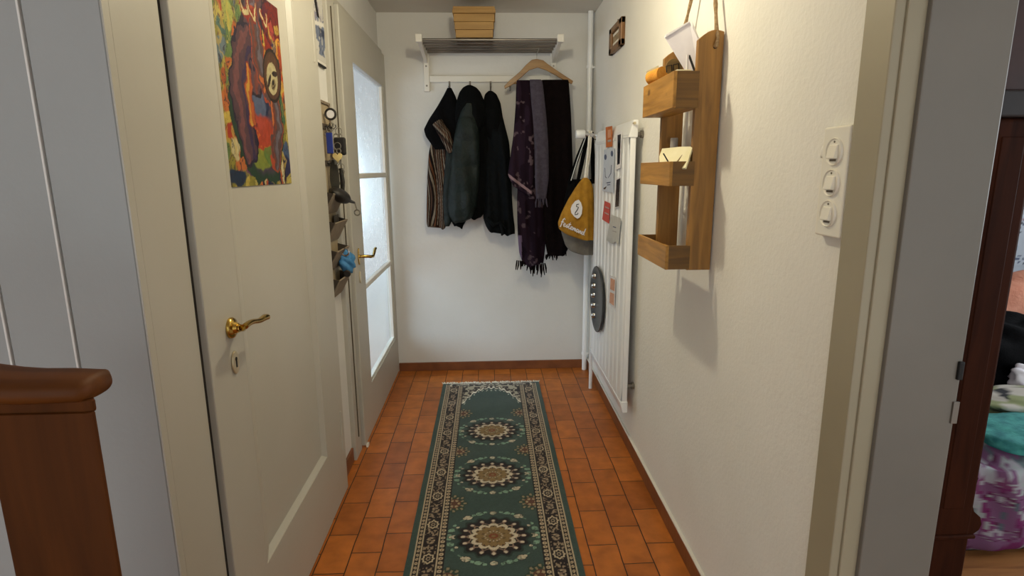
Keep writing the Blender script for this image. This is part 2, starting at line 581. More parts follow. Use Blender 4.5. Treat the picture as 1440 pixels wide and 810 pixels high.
b = BM(); lathe(b, [(0.0, 0.0), (0.0265, 0.0), (0.027, 0.004), (0.024, 0.009), (0.016, 0.012), (0.0125, 0.02), (0.0, 0.02)], (LEAF, hy, hz), 'x', 32)
ros = obj('handle_rose', b, M['brass'], door, smooth=0.7)
b = BM()
pts = [Vector((LEAF + 0.012, hy, hz)), Vector((LEAF + 0.030, hy + 0.001, hz - 0.001)), at(340.5, 461, 'x', LEAF + 0.050)]
pts += [at(px, py, 'x', LEAF + 0.053) for px, py in ((345, 458.6), (348.5, 455.6), (352.5, 453.2), (357, 452), (361.5, 451.6), (365.5, 450.6), (369, 448.4), (372.5, 446.2), (376, 445.6))]
rad = [0.0105, 0.0095, 0.0078, 0.0078, 0.0074, 0.0070, 0.0068, 0.0068, 0.0072, 0.0082, 0.0090, 0.0080]
tube(b, pts, rad, 14)
obj('door_handle', b, M['brass'], door, smooth=0.8)
b = BM()
el = [(LEAF + 0.0002, 1.419 + 0.0185 * math.cos(t), 0.927 + 0.03 * math.sin(t)) for t in np.linspace(0, 2 * PI, 33)[:-1]]
prism(b, el, (0.005, 0, 0), 0.0015)
esc = obj('keyhole_plate', b, M['brass_light'], door)
b = BM()
box(b, LEAF + 0.0045, LEAF + 0.0062, 1.4165, 1.4225, 0.914, 0.934); lathe(b, [(0, 0), (0.005, 0), (0.005, 0.0017), (0, 0.0017)], (LEAF + 0.0045, 1.4195, 0.936), 'x', 14)
obj('keyhole', b, M['black'], esc)

# ------------------------------------------------------------------ glazed door at the end of the left wall
gd = thing('door_2', (LEAF, 3.34, 0.0), 'beige glazed door of three panes, at the end of the hall on the left', 'door')
gd['kind'] = 'structure'
b = BM()
box(b, -0.78, -0.668, 2.635, 2.755, 0, 2.16, 0.004)
box(b, -0.80, -0.668, 2.755, YB, 2.13, 2.16, 0.003)
obj('door_frame', b, M['beige'], gd)
b = BM(); box(b, -0.76, -0.70, 2.75, 2.772, 0.0, 2.135); box(b, -0.668, -0.664, 2.69, 2.696, 0.1, 2.1)
obj('frame_groove', b, M['frame_gap'], gd)
gy0, gy1, gz0, gz1 = 3.0, 3.83, 0.27, 1.925
b = BM()
X0 = LEAF - 0.042
box(b, X0, LEAF, 2.768, gy0, 0.012, 2.13, 0.004)
box(b, X0, LEAF, gy1, YB - 0.012, 0.012, 2.13, 0.004)
box(b, X0, LEAF, gy0 - 0.005, gy1 + 0.005, 0.012, gz0, 0.003)
box(b, X0, LEAF, gy0 - 0.005, gy1 + 0.005, gz1, 2.13, 0.003)
obj('door_leaf', b, M['beige'], gd)
for z in (1.378, 0.80):
    b = BM(); box(b, X0 + 0.006, LEAF - 0.004, gy0 - 0.004, gy1 + 0.004, z - 0.014, z + 0.014, 0.004)
    obj('glazing_bar', b, M['white_paint'], gd)
b = BM()
for (a0, a1, c0, c1) in ((gy0, gy0 + 0.012, gz0, gz1), (gy1 - 0.012, gy1, gz0, gz1), (gy0, gy1, gz0, gz0 + 0.012)):
    box(b, X0 + 0.01, LEAF - 0.008, a0 - 0.003, a1 + 0.003, c0 - 0.003, c1 + 0.003, 0.003)
obj('glazing_bead', b, M['white_paint'], gd)
for z0, z1, mm, nm in ((1.378, gz1, 'frost', 'frosted_pane'), (0.80, 1.378, 'frost', 'frosted_pane'), (gz0, 0.80, 'clear', 'clear_pane')):
    b = BM()
    vs = [b.verts.new((X0 + 0.018, y, z)) for y, z in ((gy0 - 0.004, z0), (gy1 + 0.004, z0), (gy1 + 0.004, z1), (gy0 - 0.004, z1))]
    b.faces.new(vs)
    obj(nm, b, M[mm], gd)
hy, hz = 2.865, 0.985
b = BM(); el = [(LEAF, hy + 0.018 * math.cos(t), hz + 0.042 * math.sin(t)) for t in np.linspace(0, 2 * PI, 29)[:-1]]
prism(b, el, (0.006, 0, 0), 0.002)
obj('handle_rose', b, M['brass'], gd)
b = BM()
pts = [(LEAF, hy, hz), (LEAF + 0.045, hy + 0.002, hz), (LEAF + 0.058, hy + 0.02, hz - 0.004), (LEAF + 0.06, hy + 0.06, hz - 0.008), (LEAF + 0.06, hy + 0.09, hz + 0.004), (LEAF + 0.06, hy + 0.115, hz + 0.02), (LEAF + 0.06, hy + 0.135, hz + 0.022)]
tube(b, pts, [0.008] * 7, 12)
obj('door_handle', b, M['brass'], gd, smooth=0.8)
b = BM(); el = [(LEAF, hy + 0.014 * math.cos(t), hz - 0.105 + 0.03 * math.sin(t)) for t in np.linspace(0, 2 * PI, 29)[:-1]]
prism(b, el, (0.005, 0, 0), 0.002)
obj('keyhole_plate', b, M['brass_light'], gd)
b = BM(); box(b, LEAF, LEAF + 0.012, 2.77, 2.80, 0.0, 0.018, 0.002)
obj('door_stop', b, M['white_paint'], gd)

# porch behind the glazed door: floor goes on, a low parapet and posts against the daylight
struct('wall_porch_far', box(BM(), -2.6, -2.5, 1.3, 5.6, -0.1, 0.55), M['white_paint'])
struct('wall_porch_side', box(BM(), -2.6, -0.90, 5.5, 5.6, -0.1, ZC), mat('pale_blue_porch_wall', '#93bcd6', '#9fc6de', rough=0.8))
b = BM(); box(b, -1.105, -0.90, 5.40, 5.50, 0, ZC, 0.01); box(b, -1.30, -1.12, 5.25, 5.5, 0, 0.20, 0.01)
struct('trim_7', b, M['white_paint'])
struct('floor_porch', box(BM(), -2.6, -0.87, 3.95, 5.6, -0.1, 0.0), M['tile'])
b = BM()
for yy in (3.0, 3.75, 4.5, 5.2):
    box(b, -2.58, -2.52, yy, yy + 0.07, 0.55, ZC)
box(b, -2.6, -2.5, 1.3, 5.5, 0.55, 0.59)
struct('window_1', b, M['white_paint'])

# ------------------------------------------------------------------ runner rug
RX, RY0, RY1 = 0.322, 0.78, 3.635
rug = thing('runner_rug', (0, 2.2, 0), 'long green runner rug with dark floral border and round medallions on the tiled floor', 'rug')


def rug_paint(u, v):
    x = (u - 0.5) * 2 * RX
    Y = RY0 + v * (RY1 - RY0)
    ax = np.abs(x)
    e = RX - ax
    f = np.minimum(RY1 - Y, Y - RY0)
    green, dark = np.array(lin('#394b46')), np.array(lin('#1b1211'))
    cream, gold, mauve, pale = lin('#c6baa3'), lin('#836a42'), lin('#7c6259'), lin('#7fa08a')
    c = np.ones(x.shape + (3,)) * green
    n1 = vnoise(x * 30, Y * 30, 3)
    c *= (0.9 + 0.2 * n1)[..., None]
    # ---- field: medallions every 0.465 m
    k = np.round((Y - 2.45) / 0.4625)
    yc = 2.45 + k * 0.4625
    dx, dyy = x / 0.138, (Y - yc) / 0.118
    r = np.hypot(dx, dyy); th = np.arctan2(dyy, dx)
    okm = (yc < RY1 - 0.5) & (yc > RY0 + 0.5)
    fld = (e > 0.142) & okm
    # loose sprigs around each medallion
    for (sx, sy, rr, colr) in ((0, 1.32, .10, cream), (.42, 1.28, .10, pale), (.24, 1.36, .06, pale), (.74, 1.08, .12, cream), (.84, 1.02, .06, cream), (1.13, .0, .10, cream), (1.19, .36, .10, pale), (1.24, .1, .07, pale), (1.12, .62, .06, pale), (1.2, -.0, .06, cream), (.58, 1.22, .06, pale), (1.02, .52, .05, cream)):
        d = np.hypot(np.abs(dx) - sx, np.abs(dyy) - sy)
        c = mixc(c, dark * 1.2, fld * (d < rr * 1.25) * 0.55)
        c = mixc(c, colr, fld * (d < rr) * (0.35 + 0.6 * (vnoise(x * 160, Y * 160, 5) > 0.42)))
    c = mixc(c, pale, fld * (np.abs(r - 1.30) < 0.02) * (np.cos(th * 24) > 0.2) * 0.5)
    # the medallion
    c = mixc(c, lin('#24332d'), fld * (r < 1.05 + 0.07 * np.cos(16 * th)))
    c = mixc(c, dark, fld * (r < 0.97 + 0.06 * np.cos(16 * th)))
    pet = (np.hypot((r - 0.84) / 0.085, np.sin(8 * th) / 0.62) < 1) & (np.cos(16 * th) > 0)
    c = mixc(c, mauve, fld * pet)
    pet2 = (np.hypot((r - 0.86) / 0.062, np.sin(8 * th) / 0.45) < 1) & (np.cos(16 * th) > 0)
    c = mixc(c, cream, fld * pet2)
    c = mixc(c, lin('#8d7563'), fld * (np.abs(r - 0.69 - 0.05 * np.cos(16 * th)) < 0.022))
    c = mixc(c, dark * 0.9, fld * (r < 0.63))
    cr = 0.50 + 0.13 * np.abs(np.cos(6 * th)) ** 0.8
    c = mixc(c, cream, fld * (np.abs(r - cr) < 0.062))
    c = mixc(c, lin('#6b4d33'), fld * (r < cr - 0.070))
    c = mixc(c, gold, fld * (r < cr - 0.095))
    c = mixc(c, lin('#5d4a2d'), fld * (r < 0.38) * ((np.cos(8 * th) * np.cos(r * 30)) > 0.25) * 0.8)
    c = mixc(c, cream, fld * (np.abs(r - 0.24) < 0.03) * (np.cos(16 * th) > 0.3) * 0.6)
    c = mixc(c, dark, fld * (np.hypot((r - cr + 0.115) / 0.035, np.sin(6 * th) / 0.25) < 1))
    c = mixc(c, lin('#7a4025'), fld * (r < 0.13))
    c = mixc(c, gold, fld * (r < 0.06))
    # side palmettes half way between medallions
    k2 = np.floor((Y - 2.45) / 0.4625) + 0.5
    d2x, d2y = (ax - 0.165) / 0.05, (Y - (2.45 + k2 * 0.4625)) / 0.058
    r2 = np.hypot(d2x, d2y); t2 = np.arctan2(d2y, d2x)
    fl2 = (e > 0.142) & (f > 0.42)
    c = mixc(c, lin('#2d3f34'), fl2 * (r2 < 1.05 + 0.12 * np.cos(8 * t2)))
    c = mixc(c, lin('#8b7d62'), fl2 * (np.abs(r2 - 0.82 - 0.12 * np.cos(8 * t2)) < 0.13) * (np.cos(16 * t2) > -0.2))
    c = mixc(c, lin('#5b3a2c'), fl2 * (r2 < 0.58))
    c = mixc(c, lin('#a39170'), fl2 * (np.abs(r2 - 0.38) < 0.1) * (np.cos(6 * t2) > -0.3))
    # arched spandrels at the ends
    arch = 0.115 + 0.25 * (ax / 0.18) ** 2.4 + 0.012 * np.cos(ax * 190)
    sp = (e > 0.142) & (f < arch)
    c = mixc(c, lin('#4b4038'), sp)
    nn = vnoise(ax * 75, f * 60, 11, 2)
    c = mixc(c, lin('#a8a08c'), sp * (nn > 0.5))
    c = mixc(c, dark, sp * ((nn < 0.36) | (np.abs(nn - 0.5) < 0.02)))
    c = mixc(c, lin('#ddd8c8'), (e > 0.142) * (np.abs(f - arch + 0.016) < 0.013) * (vnoise(ax * 90, f * 90, 4, 1) > 0.35))
    c = mixc(c, dark, (e > 0.142) * (np.abs(f - arch) < 0.004))
    c = mixc(c, lin('#c9cdbd'), (e > 0.142) * (np.abs(f - arch - 0.02) < 0.006) * (np.cos(ax * 230) > 0.55))
    # ---- long borders
    bd = e < 0.142
    c = mixc(c, dark * 1.15, bd & (e > 0.026) & (f > 0.02))
    q = (Y / 0.0235) % 1.0
    for e0, e1 in ((0.034, 0.046), (0.1165, 0.138)):
        m_, hw = (e0 + e1) / 2, (e1 - e0) / 2
        bead = np.hypot((e - m_) / (hw * 0.85), (q - 0.5) / 0.36) < 1
        c = mixc(c, lin('#b6a58a'), bd & bead & (f > 0.03))
        c = mixc(c, lin('#6b4a34'), bd & (np.hypot((e - m_) / (hw * 0.3), (q - 0.5) / 0.15) < 1) & (f > 0.03))
    per = 0.205
    ph = ((Y - 2.28) / per + 0.5) % 1.0 - 0.5
    bx, by = (e - 0.081), ph * per
    for oy, big in ((0, 1), (per / 2, 0), (-per / 2, 0)):
        rr = np.hypot(bx / 0.024, (by - oy) / (0.030 if big else 0.024)); tt = np.arctan2((by - oy), bx)
        msk = bd & (np.abs(bx) < 0.027) & (f > 0.05)
        if big:
            c = mixc(c, lin('#bcab90'), msk & (np.abs(rr - 0.78 - 0.1 * np.cos(8 * tt)) < 0.13))
            c = mixc(c, lin('#9a8a74'), msk & (rr < 0.36))
            c = mixc(c, dark, msk & (rr < 0.18))
        else:
            c = mixc(c, lin('#83705f'), msk & (rr < 0.85) & (np.cos(tt * 2 + rr * 4) > -0.1))
            c = mixc(c, lin('#a8967c'), msk & (np.abs(rr - 0.55) < 0.14) & (np.cos(5 * tt) > 0))
    nb = vnoise(bx * 170, Y * 120, 21, 1)
    c = mixc(c, lin('#94816b'), bd & (np.abs(bx) < 0.025) & (np.abs(np.abs(by) - per / 4) < 0.026) & (nb > 0.60) & (f > 0.05))
    for e0 in (0.0285, 0.0505, 0.1125):
        c = mixc(c, lin('#b7a78c'), bd & (np.abs(e - e0) < 0.0026) & (f > 0.02))
    c = mixc(c, dark, bd & (np.abs(e - 0.1405) < 0.0022))
    # ---- end border band
    eb = (f < 0.055) & (e > 0.05)
    c = mixc(c, lin('#766e64'), eb)
    c = mixc(c, dark, eb & (vnoise(ax * 62, f * 55, 31, 1) > 0.56))
    c = mixc(c, lin('#c4bcab'), eb & (vnoise(ax * 80 + 9, f * 60, 32, 1) > 0.66))
    c = mixc(c, green * 0.9, f < 0.01)
    # woven texture
    c *= (0.86 + 0.28 * vnoise(x * 260, Y * 260, 41, 1))[..., None]
    return c


paint_sheet('rug_pile', (-RX, RY0, 0.010), (2 * RX, 0, 0), (0, RY1 - RY0, 0), 236, 1040, rug_paint, M['vc_rug'], rug,
            disp=lambda u, v: 0.0015 * np.sin(v * 60 + np.sin(u * 5)), edge=0.009)
b = BM()
for i in range(150):
    x = -RX + 0.004 + (2 * RX - 0.008) * i / 149 + random.uniform(-.002, .002)
    l = random.uniform(0.022, 0.045) if random.random() > 0.15 else 0.012
    dx = random.uniform(-0.014, 0.014)
    tube(b, [(x, RY1 - 0.004, 0.006), (x + dx * 0.4, RY1 + l * 0.5, 0.006 + random.uniform(0, .004)), (x + dx, RY1 + l, 0.002 + random.uniform(0, .003))], [0.0030, 0.0028, 0.0016], 5)
obj('fringe', b, M['cream'], rug)

# ------------------------------------------------------------------ painting on the door
def poster_paint(u, v):
    # u: near edge -> far edge, v: bottom -> top; every stroke sits in a gently warped plane so that edges look brushed
    h = lin
    wu = (vnoise(u * 7, v * 8, 1) - 0.5) * 0.13 + (vnoise(u * 22, v * 22, 2) - 0.5) * 0.05
    wv = (vnoise(u * 7 + 40, v * 8, 3) - 0.5) * 0.11 + (vnoise(u * 22 + 9, v * 22, 4) - 0.5) * 0.04
    a, b_ = u + wu, v + wv
    n1, n2, n3 = vnoise(u * 9, v * 11, 5), vnoise(u * 16, v * 18, 6), vnoise(u * 30, v * 26, 7)
    base = np.ones(u.shape + (3,)) * np.array(h('#8f8636'))
    base = mixc(base, h('#b8742c'), np.clip((u - 0.45) * 4, 0, 1) * np.clip((v - 0.28) * 5, 0, 1))
    base = mixc(base, h('#5e7c48'), (n1 > 0.55) * (u < 0.5) * 0.9)
    base = mixc(base, h('#c2b05a'), (n2 > 0.60) * 0.8)
    base = mixc(base, h('#c9602a'), (n2 < 0.36) * (u > 0.4) * 0.9)
    base = mixc(base, h('#5a2f3a'), (np.abs(n1 - 0.47) < 0.02) * 0.8)

    def blob_(cx, cy, rx, ry, col, w=1.0, rot=0.0, rim=None):
        nonlocal base
        c_, s_ = math.cos(rot), math.sin(rot)
        x, y = (a - cx) * c_ + (b_ - cy) * s_, -(a - cx) * s_ + (b_ - cy) * c_
        d = np.hypot(x / rx, y / ry)
        if rim: base = mixc(base, h(rim), (d < 1.18) * (d > 0.9))
        base = mixc(base, h(col), np.clip((1.05 - d) * 6, 0, 1) * w)

    def curve(p, r0, r1, col, w=1.0, rim=None, streak=None):
        nonlocal base
        dm = np.full(u.shape, 9.0); sd = np.zeros(u.shape); m = len(p) - 1
        for k, (p0, p1) in enumerate(zip(p, p[1:])):
            vx, vy = p1[0] - p0[0], p1[1] - p0[1]
            t = np.clip(((a - p0[0]) * vx + (b_ - p0[1]) * vy) / (vx * vx + vy * vy), 0, 1)
            rr = r0 + (r1 - r0) * (k + t) / m
            dx_, dy_ = a - p0[0] - t * vx, b_ - p0[1] - t * vy
            d = np.hypot(dx_, dy_) / rr
            sd = np.where(d < dm, (dx_ * vy - dy_ * vx) / math.hypot(vx, vy) / rr, sd); dm = np.minimum(dm, d)
        if rim: base = mixc(base, h(rim), dm < 1.18)
        base = mixc(base, h(col), (dm < 1.0) * w)
        if streak:
            for o_, wd, cl in streak: base = mixc(base, h(cl), (dm < 1.0) * (np.abs(sd - o_ - 0.2 * (n2 - 0.5)) < wd) * 0.85)

    for q in ((.10, .86, .07, .05, '#b2402a'), (.30, .72, .05, .05, '#b5622a'), (.16, .57, .06, .035, '#b8642c'), (.09, .50, .035, .05, '#a8552a'), (.08, .72, .06, .05, '#4f6f66'), (.22, .80, .07, .06, '#a9ab54'), (.06, .62, .05, .05, '#6c7c84'), (.30, .64, .05, .06, '#96b04c')):
        blob_(*q)
    # upper right: dark red swirls
    for q in ((.86, .88, .16, .13, '#74231f', 1, .4, '#2c1a2a'), (.86, .85, .06, .05, '#a8423a', 1, .4, '#3a1c22'), (.72, .93, .12, .05, '#5a2030'), (.95, .72, .07, .08, '#b04a22'), (.74, .70, .05, .07, '#8e2a1c'), (.88, .70, .05, .06, '#c2842e'), (.70, .62, .05, .08, '#d1ad3c'), (.93, .52, .05, .06, '#c9a03a'), (.66, .76, .04, .06, '#cfae48'), (.95, .80, .04, .03, '#d08a34'), (.93, .60, .06, .09, '#b9481f'), (.84, .74, .05, .05, '#3c2a52'), (.92, .66, .03, .03, '#24524a')):
        blob_(*q)
    # lower left and right
    for q in ((.12, .40, .08, .06, '#c06a30'), (.10, .32, .09, .05, '#c9b04e'), (.14, .24, .12, .05, '#a93822'), (.20, .14, .10, .06, '#bd6a34'), (.12, .17, .05, .03, '#c9bb8c'), (.10, .05, .13, .05, '#20344f'), (.92, .40, .07, .10, '#3d6346'), (.90, .28, .08, .08, '#8a8136'), (.94, .18, .07, .06, '#45597a'), (.80, .20, .07, .06, '#b09038'), (.92, .10, .08, .05, '#2d2f55'), (.36, .09, .14, .06, '#5f2464'), (.55, .05, .10, .05, '#2e4a50')):
        blob_(*q)
    for k, cl in enumerate(('#2a2036', '#d0c29a', '#b4532c', '#20284a', '#c0a25a')):
        r_ = 0.17 - 0.03 * k
        base = mixc(base, h(cl), (np.abs(np.hypot((a - 0.70) / 1.2, b_ - 0.0) - r_) < 0.014) * (v < 0.2))
    # dark blue strands along the top left
    st = np.sin(a * 60 + 3 * n1)
    top = np.clip((v - 0.80 - 0.10 * np.abs(np.sin(u * 21))) * 14, 0, 1) * (u < 0.62)
    base = mixc(base, h('#33405a'), top * (st > -0.5)); base = mixc(base, h('#7f8490'), top * (np.abs(st) < 0.25)); base = mixc(base, h('#a99f50'), top * (st < -0.8))
    vs_ = vnoise(a * 34, b_ * 9, 61, 2)
    base = mixc(base, h('#cdb04e'), (vs_ > 0.68) * 0.6 * (v < 0.9))
    base = mixc(base, h('#2a2036'), (np.abs(vs_ - 0.42) < 0.022) * 0.8)
    # the animal: round body, three long limbs, head
    blob_(.52, .33, .34, .29, '#4a3f50', 1, 0, '#26402f')
    blob_(.50, .40, .15, .11, '#56607c', 1, .5, '#232a4a')
    blob_(.54, .25, .23, .13, '#b1401f', 0.9)
    blob_(.50, .22, .12, .06, '#c9702c', (n3 > 0.5) * 0.9)
    blob_(.46, .13, .18, .06, '#7f8a35', 0.95)
    blob_(.62, .17, .08, .05, '#5d7a3a', 0.9)
    curve([(.60, 1.0), (.55, .85), (.50, .72), (.47, .60)], .12, .14, '#5b4048', 1, '#2b2230', ((-.5, .16, '#7d4034'), (.1, .12, '#6f6470'), (.6, .12, '#42324a')))
    curve([(.44, .70), (.31, .60), (.27, .44), (.31, .20)], .095, .10, '#553a44', 1, '#241c34', ((-.45, .2, '#33284e'), (.5, .22, '#7a4a4c')))
    curve([(.42, .58), (.40, .46), (.41, .32)], .035, .04, '#b2582c', 1, '#7c2c2a', ((.3, .3, '#c99a3a'),))
    curve([(.57, .84), (.58, .70), (.67, .56), (.79, .44), (.82, .30), (.73, .16)], .075, .075, '#5a4444', 1, '#a8472a', ((-.3, .2, '#6b6470'), (.5, .2, '#7a3b2c')))
    curve([(.60, .60), (.72, .47), (.74, .34)], .018, .02, '#bf6a34')
    for cx_, cy_ in ((.44, .93), (.56, .96), (.76, .92)):
        base = mixc(base, h('#8b2a22'), (np.abs(np.hypot((a - cx_) / 1.0, (b_ - cy_) / 1.3) - .055) < .018) * (b_ < cy_ + .01))
        base = mixc(base, h('#c9b98a'), (np.abs(np.hypot((a - cx_) / 1.0, (b_ - cy_) / 1.3) - .055) < .007) * (b_ < cy_ + .01))
    x, y = (u - .80) * .90 + (v - .60) * .44, -(u - .80) * .44 + (v - .60) * .90
    base = mixc(base, h('#2c211d'), np.hypot(x / .155, y / .135) < 1.06)
    base = mixc(base, h('#54382a'), np.hypot(x / .145, y / .125) < 1)
    base = mixc(base, h('#6f4a30'), (np.hypot(x / .145, y / .125) < .9) * (n3 > .55) * .7)
    base = mixc(base, h('#b9ad84'), np.hypot((x + .012) / .100, (y + .012) / .085) < 1)
    base = mixc(base, h('#8a7a58'), np.hypot((x + .012) / .045, (y + .045) / .028) < 1)
    for sx_ in (-1, 1):
        ex_ = x + .012 - sx_ * .040
        base = mixc(base, h('#35261f'), np.hypot((ex_ - sx_ * .018) / .048, (y - .002 + sx_ * ex_ * .35) / .0165) < 1)
        base = mixc(base, h('#0f0c0c'), np.hypot(ex_ / .011, (y - .002) / .010) < 1)
    base = mixc(base, h('#1f1816'), np.hypot((x + .012) / .022, (y + .034) / .014) < 1)
    base = mixc(base, h('#40302a'), (np.abs(y + .058 - 3.0 * (x + .012) ** 2) < .004) * (np.abs(x + .012) < .036))
    base *= (0.74 + 0.42 * vnoise(u * 46, v * 46, 51, 2))[..., None]
    return base * 0.78


poster = tag(paint_sheet('sloth_painting', (LEAF - 0.0150, 1.528, 1.363), (0, 0.482, 0), (0, 0, 0.552), 190, 220, poster_paint, M['vc'], None, edge=0.0), 'colourful unframed painting of a hanging sloth, fixed on the beige door', 'painting')

# ------------------------------------------------------------------ picture on the strip of wall beside the glazed door
pic = thing('wall_picture', (XW, 2.52, 1.83), 'pale picture with blue and black brushwork on the narrow strip of wall', 'picture')
b = BM(); box(b, XW, XW + 0.012, 2.43, 2.608, 1.835, 2.25, 0.002)
obj('frame', b, M['white_paint'], pic)
b = BM(); box(b, XW + 0.001, XW + 0.011, 2.43, 2.607, 1.829, 1.8352)
obj('lower_edge', b, M['black'], pic)


def pic_paint(u, v):
    n = vnoise(u * 4, v * 9, 3); n2 = vnoise(u * 8 + 4, v * 14, 5)
    c = np.ones(u.shape + (3,)) * np.array(lin('#c3c0ba'))
    c = mixc(c, lin('#5b6885'), ((n > 0.5) & (v > 0.06) & (v < 0.45)) * 0.9)
    c = mixc(c, lin('#26304a'), ((n2 > 0.58) & (v > 0.08) & (v < 0.33)) * 0.9)
    c = mixc(c, lin('#8b8494'), ((n2 < 0.4) & (v > 0.3) & (v < 0.6)) * 0.9)
    c = mixc(c, lin('#d8d5cf'), np.abs(v - 0.36 - 0.06 * (u - .5)) < 0.02)
    sw = 0.62 + 0.22 * np.sin(v * 8.0)
    c = mixc(c, lin('#171519'), (np.abs(u - sw) < 0.11) & (v > 0.42))
    return c


paint_sheet('painted_face', (XW + 0.0125, 2.434, 1.845), (0, 0.170, 0), (0, 0, 0.40), 40, 90, pic_paint, M['vc'], pic)

# ------------------------------------------------------------------ key and letter organiser
M['taupe'] = mat('taupe_felt', '#7d6f5e', '#8c7e6b', rough=0.9, scale=40, bump=0.1)
M['taupe_dark'] = mat('dark_taupe_felt', '#3d342b', '#4a4036', rough=0.9, scale=40)
M['org'] = mat('beige_organiser_board', '#a08f72', '#ad9c7e', rough=0.6, scale=10)
org = thing('key_organiser', (XW, 2.505, 0.85), 'beige key and letter organiser with tilted pockets on the narrow strip of wall', 'organiser')
b = BM(); box(b, XW, XW + 0.007, 2.40, 2.615, 0.855, 1.69, 0.002)
obj('board', b, M['org'], org)
b = BM()
for a in ((2.40, 2.412, 1.30, 1.69), (2.603, 2.615, 1.30, 1.69), (2.40, 2.615, 1.678, 1.69)):
    box(b, XW + 0.006, XW + 0.014, a[0], a[1], a[2], a[3], 0.002)
obj('frame', b, M['taupe'], org)
for z in (1.575, 1.425):
    b = BM(); box(b, XW + 0.006, XW + 0.015, 2.41, 2.605, z, z + 0.022, 0.002)
    rl = obj('hook_rail', b, M['taupe_dark'], org)
    for y in (2.50, 2.55, 2.595):
        b = BM(); tube(b, [(XW + 0.012, y, z + 0.012), (XW + 0.028, y, z + 0.008), (XW + 0.036, y, z + 0.014), (XW + 0.036, y, z + 0.024)], 0.0022, 8)
        obj('hook', b, M['black'], rl)
for z0 in (0.862, 0.985, 1.105, 1.225):
    xo = XW + 0.007
    b = BM()
    prism(b, [(xo, 2.405, z0), (xo + 0.006, 2.405, z0), (xo + 0.052, 2.405, z0 + 0.085), (xo + 0.047, 2.405, z0 + 0.088)], (0, 0.205, 0))
    pk = obj('pocket', b, M['taupe'], org)
    for y in (2.405, 2.606):
        b = BM(); prism(b, [(xo, y, z0), (xo + 0.049, y, z0 + 0.086), (xo, y, z0 + 0.10)], (0, 0.004, 0))
        obj('pocket_side', b, M['taupe_dark'], pk)  # darker than the fronts: the pockets' inner shade is put into the colour

# things on the hooks and in the pockets
M['steel_key'] = mat('key_metal', '#8b8880', '#a19d92', rough=0.3, metal=0.9, scale=30)
M['blue_tag'] = mat('blue_plastic', '#1d2f7c', '#24388c', rough=0.4)
M['gold_tag'] = mat('gold_charm', '#e3c878', '#f0dca0', rough=0.25, metal=0.5)
M['leather'] = mat('black_leather', '#14110f', '#1f1a17', rough=0.5, scale=40, bump=0.2)
M['olive_dark'] = mat('dark_olive_leather', '#2c2a22', '#38352b', rough=0.6, scale=30)


def ring(b, c, R, r, ax='x', n=20):
    c = Vector(c)
    pts = []
    for k in range(n):
        a = k * 2 * PI / n
        pts.append(c + (Vector((0, math.cos(a) * R, math.sin(a) * R)) if ax == 'x' else Vector((math.cos(a) * R, 0, math.sin(a) * R))))
    return tube(b, pts, r, 8, closed=True)


def key_mesh(b, c, L=0.055):
    c = Vector(c)
    ring(b, c, 0.009, 0.0025, 'y', 14)
    box(b, c.x - 0.003, c.x + 0.003, c.y - 0.001, c.y + 0.001, c.z - L, c.z - 0.008)
    box(b, c.x + 0.002, c.x + 0.007, c.y - 0.001, c.y + 0.001, c.z - L, c.z - L + 0.012)


def key_bunch(y, z, label, tagfn, nkeys=2, x=None):
    x = XW + 0.04 if x is None else x
    t = thing('key_bunch', (x, y, z - 0.09), label, 'keys', 'key bunches on the organiser')
    b = BM(); ring(b, (x, y, z - 0.014), 0.014, 0.0016, 'y'); obj('key_ring', b, M['steel_key'], t)
    for k in range(nkeys):
        b = BM(); key_mesh(b, (x - 0.012 + 0.018 * k, y - 0.004 - 0.004 * k, z - 0.035)); obj('key', b, M['steel_key'], t)
    tagfn(t, x, y, z)
    return t


def t_disc(t, x, y, z):
    b = BM(); ring(b, (x, y - 0.006, z + 0.035), 0.021, 0.0045, 'y', 24); r_ = obj('lanyard_loop', b, M['leather'], t)
    b = BM(); lathe(b, [(0, 0), (0.016, 0), (0.016, 0.004), (0, 0.004)], (x, y - 0.008, z + 0.035), 'y', 24); obj('white_disc', b, M['paper'], t)


def t_blue(t, x, y, z):
    b = BM(); box(b, x - 0.015, x + 0.012, y - 0.012, y - 0.006, z - 0.115, z - 0.03, 0.003); obj('blue_tag', b, M['blue_tag'], t)


def t_fob(t, x, y, z):
    b = BM(); box(b, x - 0.022, x + 0.030, y - 0.016, y + 0.002, z - 0.115, z - 0.04, 0.009, 3); obj('car_fob', b, M['leather'], t)


def t_heart(t, x, y, z):
    b = BM()
    pts = [(x + 0.0016 * 16 * math.sin(a) ** 3 * 0.8, y - 0.012, z - 0.06 + 0.0014 * (13 * math.cos(a) - 5 * math.cos(2 * a) - 2 * math.cos(3 * a) - math.cos(4 * a))) for a in np.linspace(0, 2 * PI, 40)[:-1]]
    prism(b, pts, (0, 0.006, 0), 0.001); obj('heart_charm', b, M['gold_tag'], t)


def t_oval(t, x, y, z):
    b = BM(); pts = [(x + 0.020 * math.cos(a), y - 0.010, z - 0.10 + 0.075 * math.sin(a)) for a in np.linspace(0, 2 * PI, 32)[:-1]]
    prism(b, pts, (0, 0.007, 0), 0.002); obj('leather_tag', b, M['olive_dark'], t)


def t_strap(t, x, y, z):
    b = BM(); tube(b, [(x, y - 0.004, z - 0.02), (x + 0.004, y - 0.006, z - 0.08), (x - 0.002, y - 0.006, z - 0.17)], [0.008, 0.010, 0.007], 8); obj('strap', b, M['leather'], t)


